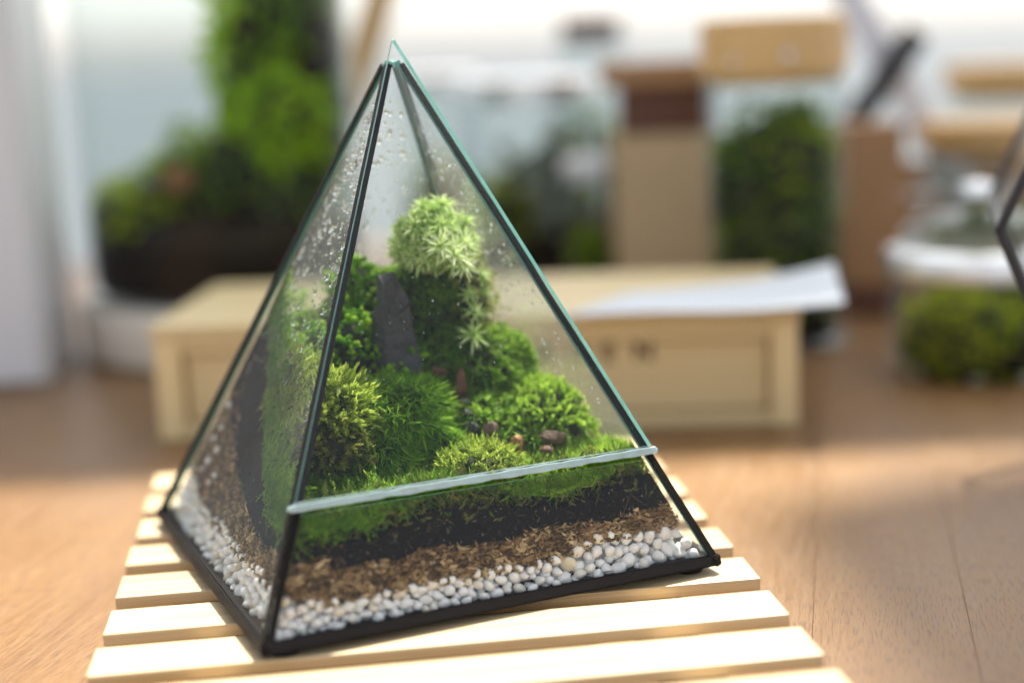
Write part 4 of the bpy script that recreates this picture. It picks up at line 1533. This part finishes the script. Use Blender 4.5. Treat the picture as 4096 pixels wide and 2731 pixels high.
def slab(name, q, mat, parent, th=0.0009):
    c_ = sum(q, Vector()) / len(q)
    nrm = (q[1] - q[0]).cross(q[2] - q[0]).normalized()
    k = len(q)
    vs = [c_ + (p - c_) * 0.975 + nrm * s for s in (-th, th) for p in q]
    me = bpy.data.meshes.new(name)
    me.from_pydata(vs, [], [tuple(range(k))[::-1], tuple(range(k, 2 * k))] + [(i, (i + 1) % k, k + (i + 1) % k, k + i) for i in range(k)])
    me.materials.append(mat)
    return link(name, me, parent)


gf = [Vector((x, -0.060, z)) for x, z in HEX]
gb = [Vector((x, 0.060, z)) for x, z in HEX]
slab('pane', gf, M_geo, geo)
slab('pane', gb[::-1], M_geo, geo)
for i in range(6):
    j = (i + 1) % 6
    if i != 4:                                             # the top is left open
        slab('pane', [gf[i], gb[i], gb[j], gf[j]], M_grey_tape if i == 1 else M_geo, geo)
    tube_edge('edge_strip', gf[i], gf[j], 0.0034, M_grey_tape, geo)
    tube_edge('edge_strip', gb[i], gb[j], 0.0034, M_grey_tape, geo)
    tube_edge('edge_strip', gf[i], gb[i], 0.0026, M_grey_tape, geo)
bm = bmesh.new()
prof = [(-0.0535, 0.0055), (0.0535, 0.0055), (0.0665, 0.036), (0.02, 0.043), (-0.03, 0.039), (-0.0665, 0.036)]
fa = [bm.verts.new((x, -0.057, z)) for x, z in prof]
fb = [bm.verts.new((x, 0.057, z)) for x, z in prof]
bm.faces.new(fa)
bm.faces.new(fb[::-1])
for i in range(6):
    bm.faces.new((fa[i], fb[i], fb[(i + 1) % 6], fa[(i + 1) % 6]))
from_bm('sand', bm, M_pebble, geo)

# ------------------------------------------------------------------ pale sunlit paving beyond the table, and an unseen cloth roof, inferred from the shade over the back of the table
t = NT('pale_paving')
v = t.coords()
c = t.ramp(t.noise(v, 1.6, 4), [(0.35, (0.055, 0.075, 0.092)), (0.65, (0.085, 0.10, 0.115))])
M_ground = t.done(t.pbr(Base__Color=c, Roughness=0.8))
me = bpy.data.meshes.new('ground')
me.from_pydata([(-90, -60, 0), (90, -60, 0), (90, 120, 0), (-90, 120, 0)], [], [(0, 1, 2, 3)])
me.materials.append(M_ground)
tag(link('ground', me, None, (0, 0, -0.76)), kind='structure')
t = NT('shade_cloth')
c = t.mix((0.90, 0.88, 0.84), (0.86, 0.84, 0.80), t.noise(t.coords(), 30.0, 3))
M_shade_cloth = t.done(t.mixsh(t.n('BsdfDiffuse', Color=c).outputs[0], t.n('BsdfTranslucent', Color=c).outputs[0], 0.9))
roof = empty('roof', (0.2, 0.745, 1.0))
roof['kind'] = 'structure'
box('roof_sheet', (-1.3, 0.0, 0.0), (1.4, 0.75, 0.004), M_shade_cloth, roof)
bm = bmesh.new()                                           # unseen sheet, added to keep the sun off the right end of the table
aw = [(0.3215, 0.157), (0.7615, 0.332), (0.7615, -0.498), (0.3465, -0.398)]
lo_ = [bm.verts.new((x, y, 0.468)) for x, y in aw]
hi_ = [bm.verts.new((x, y, 0.474)) for x, y in aw]
bm.faces.new(lo_)
bm.faces.new(hi_[::-1])
for i in range(4):
    bm.faces.new((lo_[i], lo_[(i + 1) % 4], hi_[(i + 1) % 4], hi_[i]))
from_bm('shade_sheet', bm, M_shade_cloth, roof)
for x in (-1.28, 1.36):
    box('post', (x, 0.70, -1.76), (x + 0.03, 0.73, -0.0003), M_white, roof)
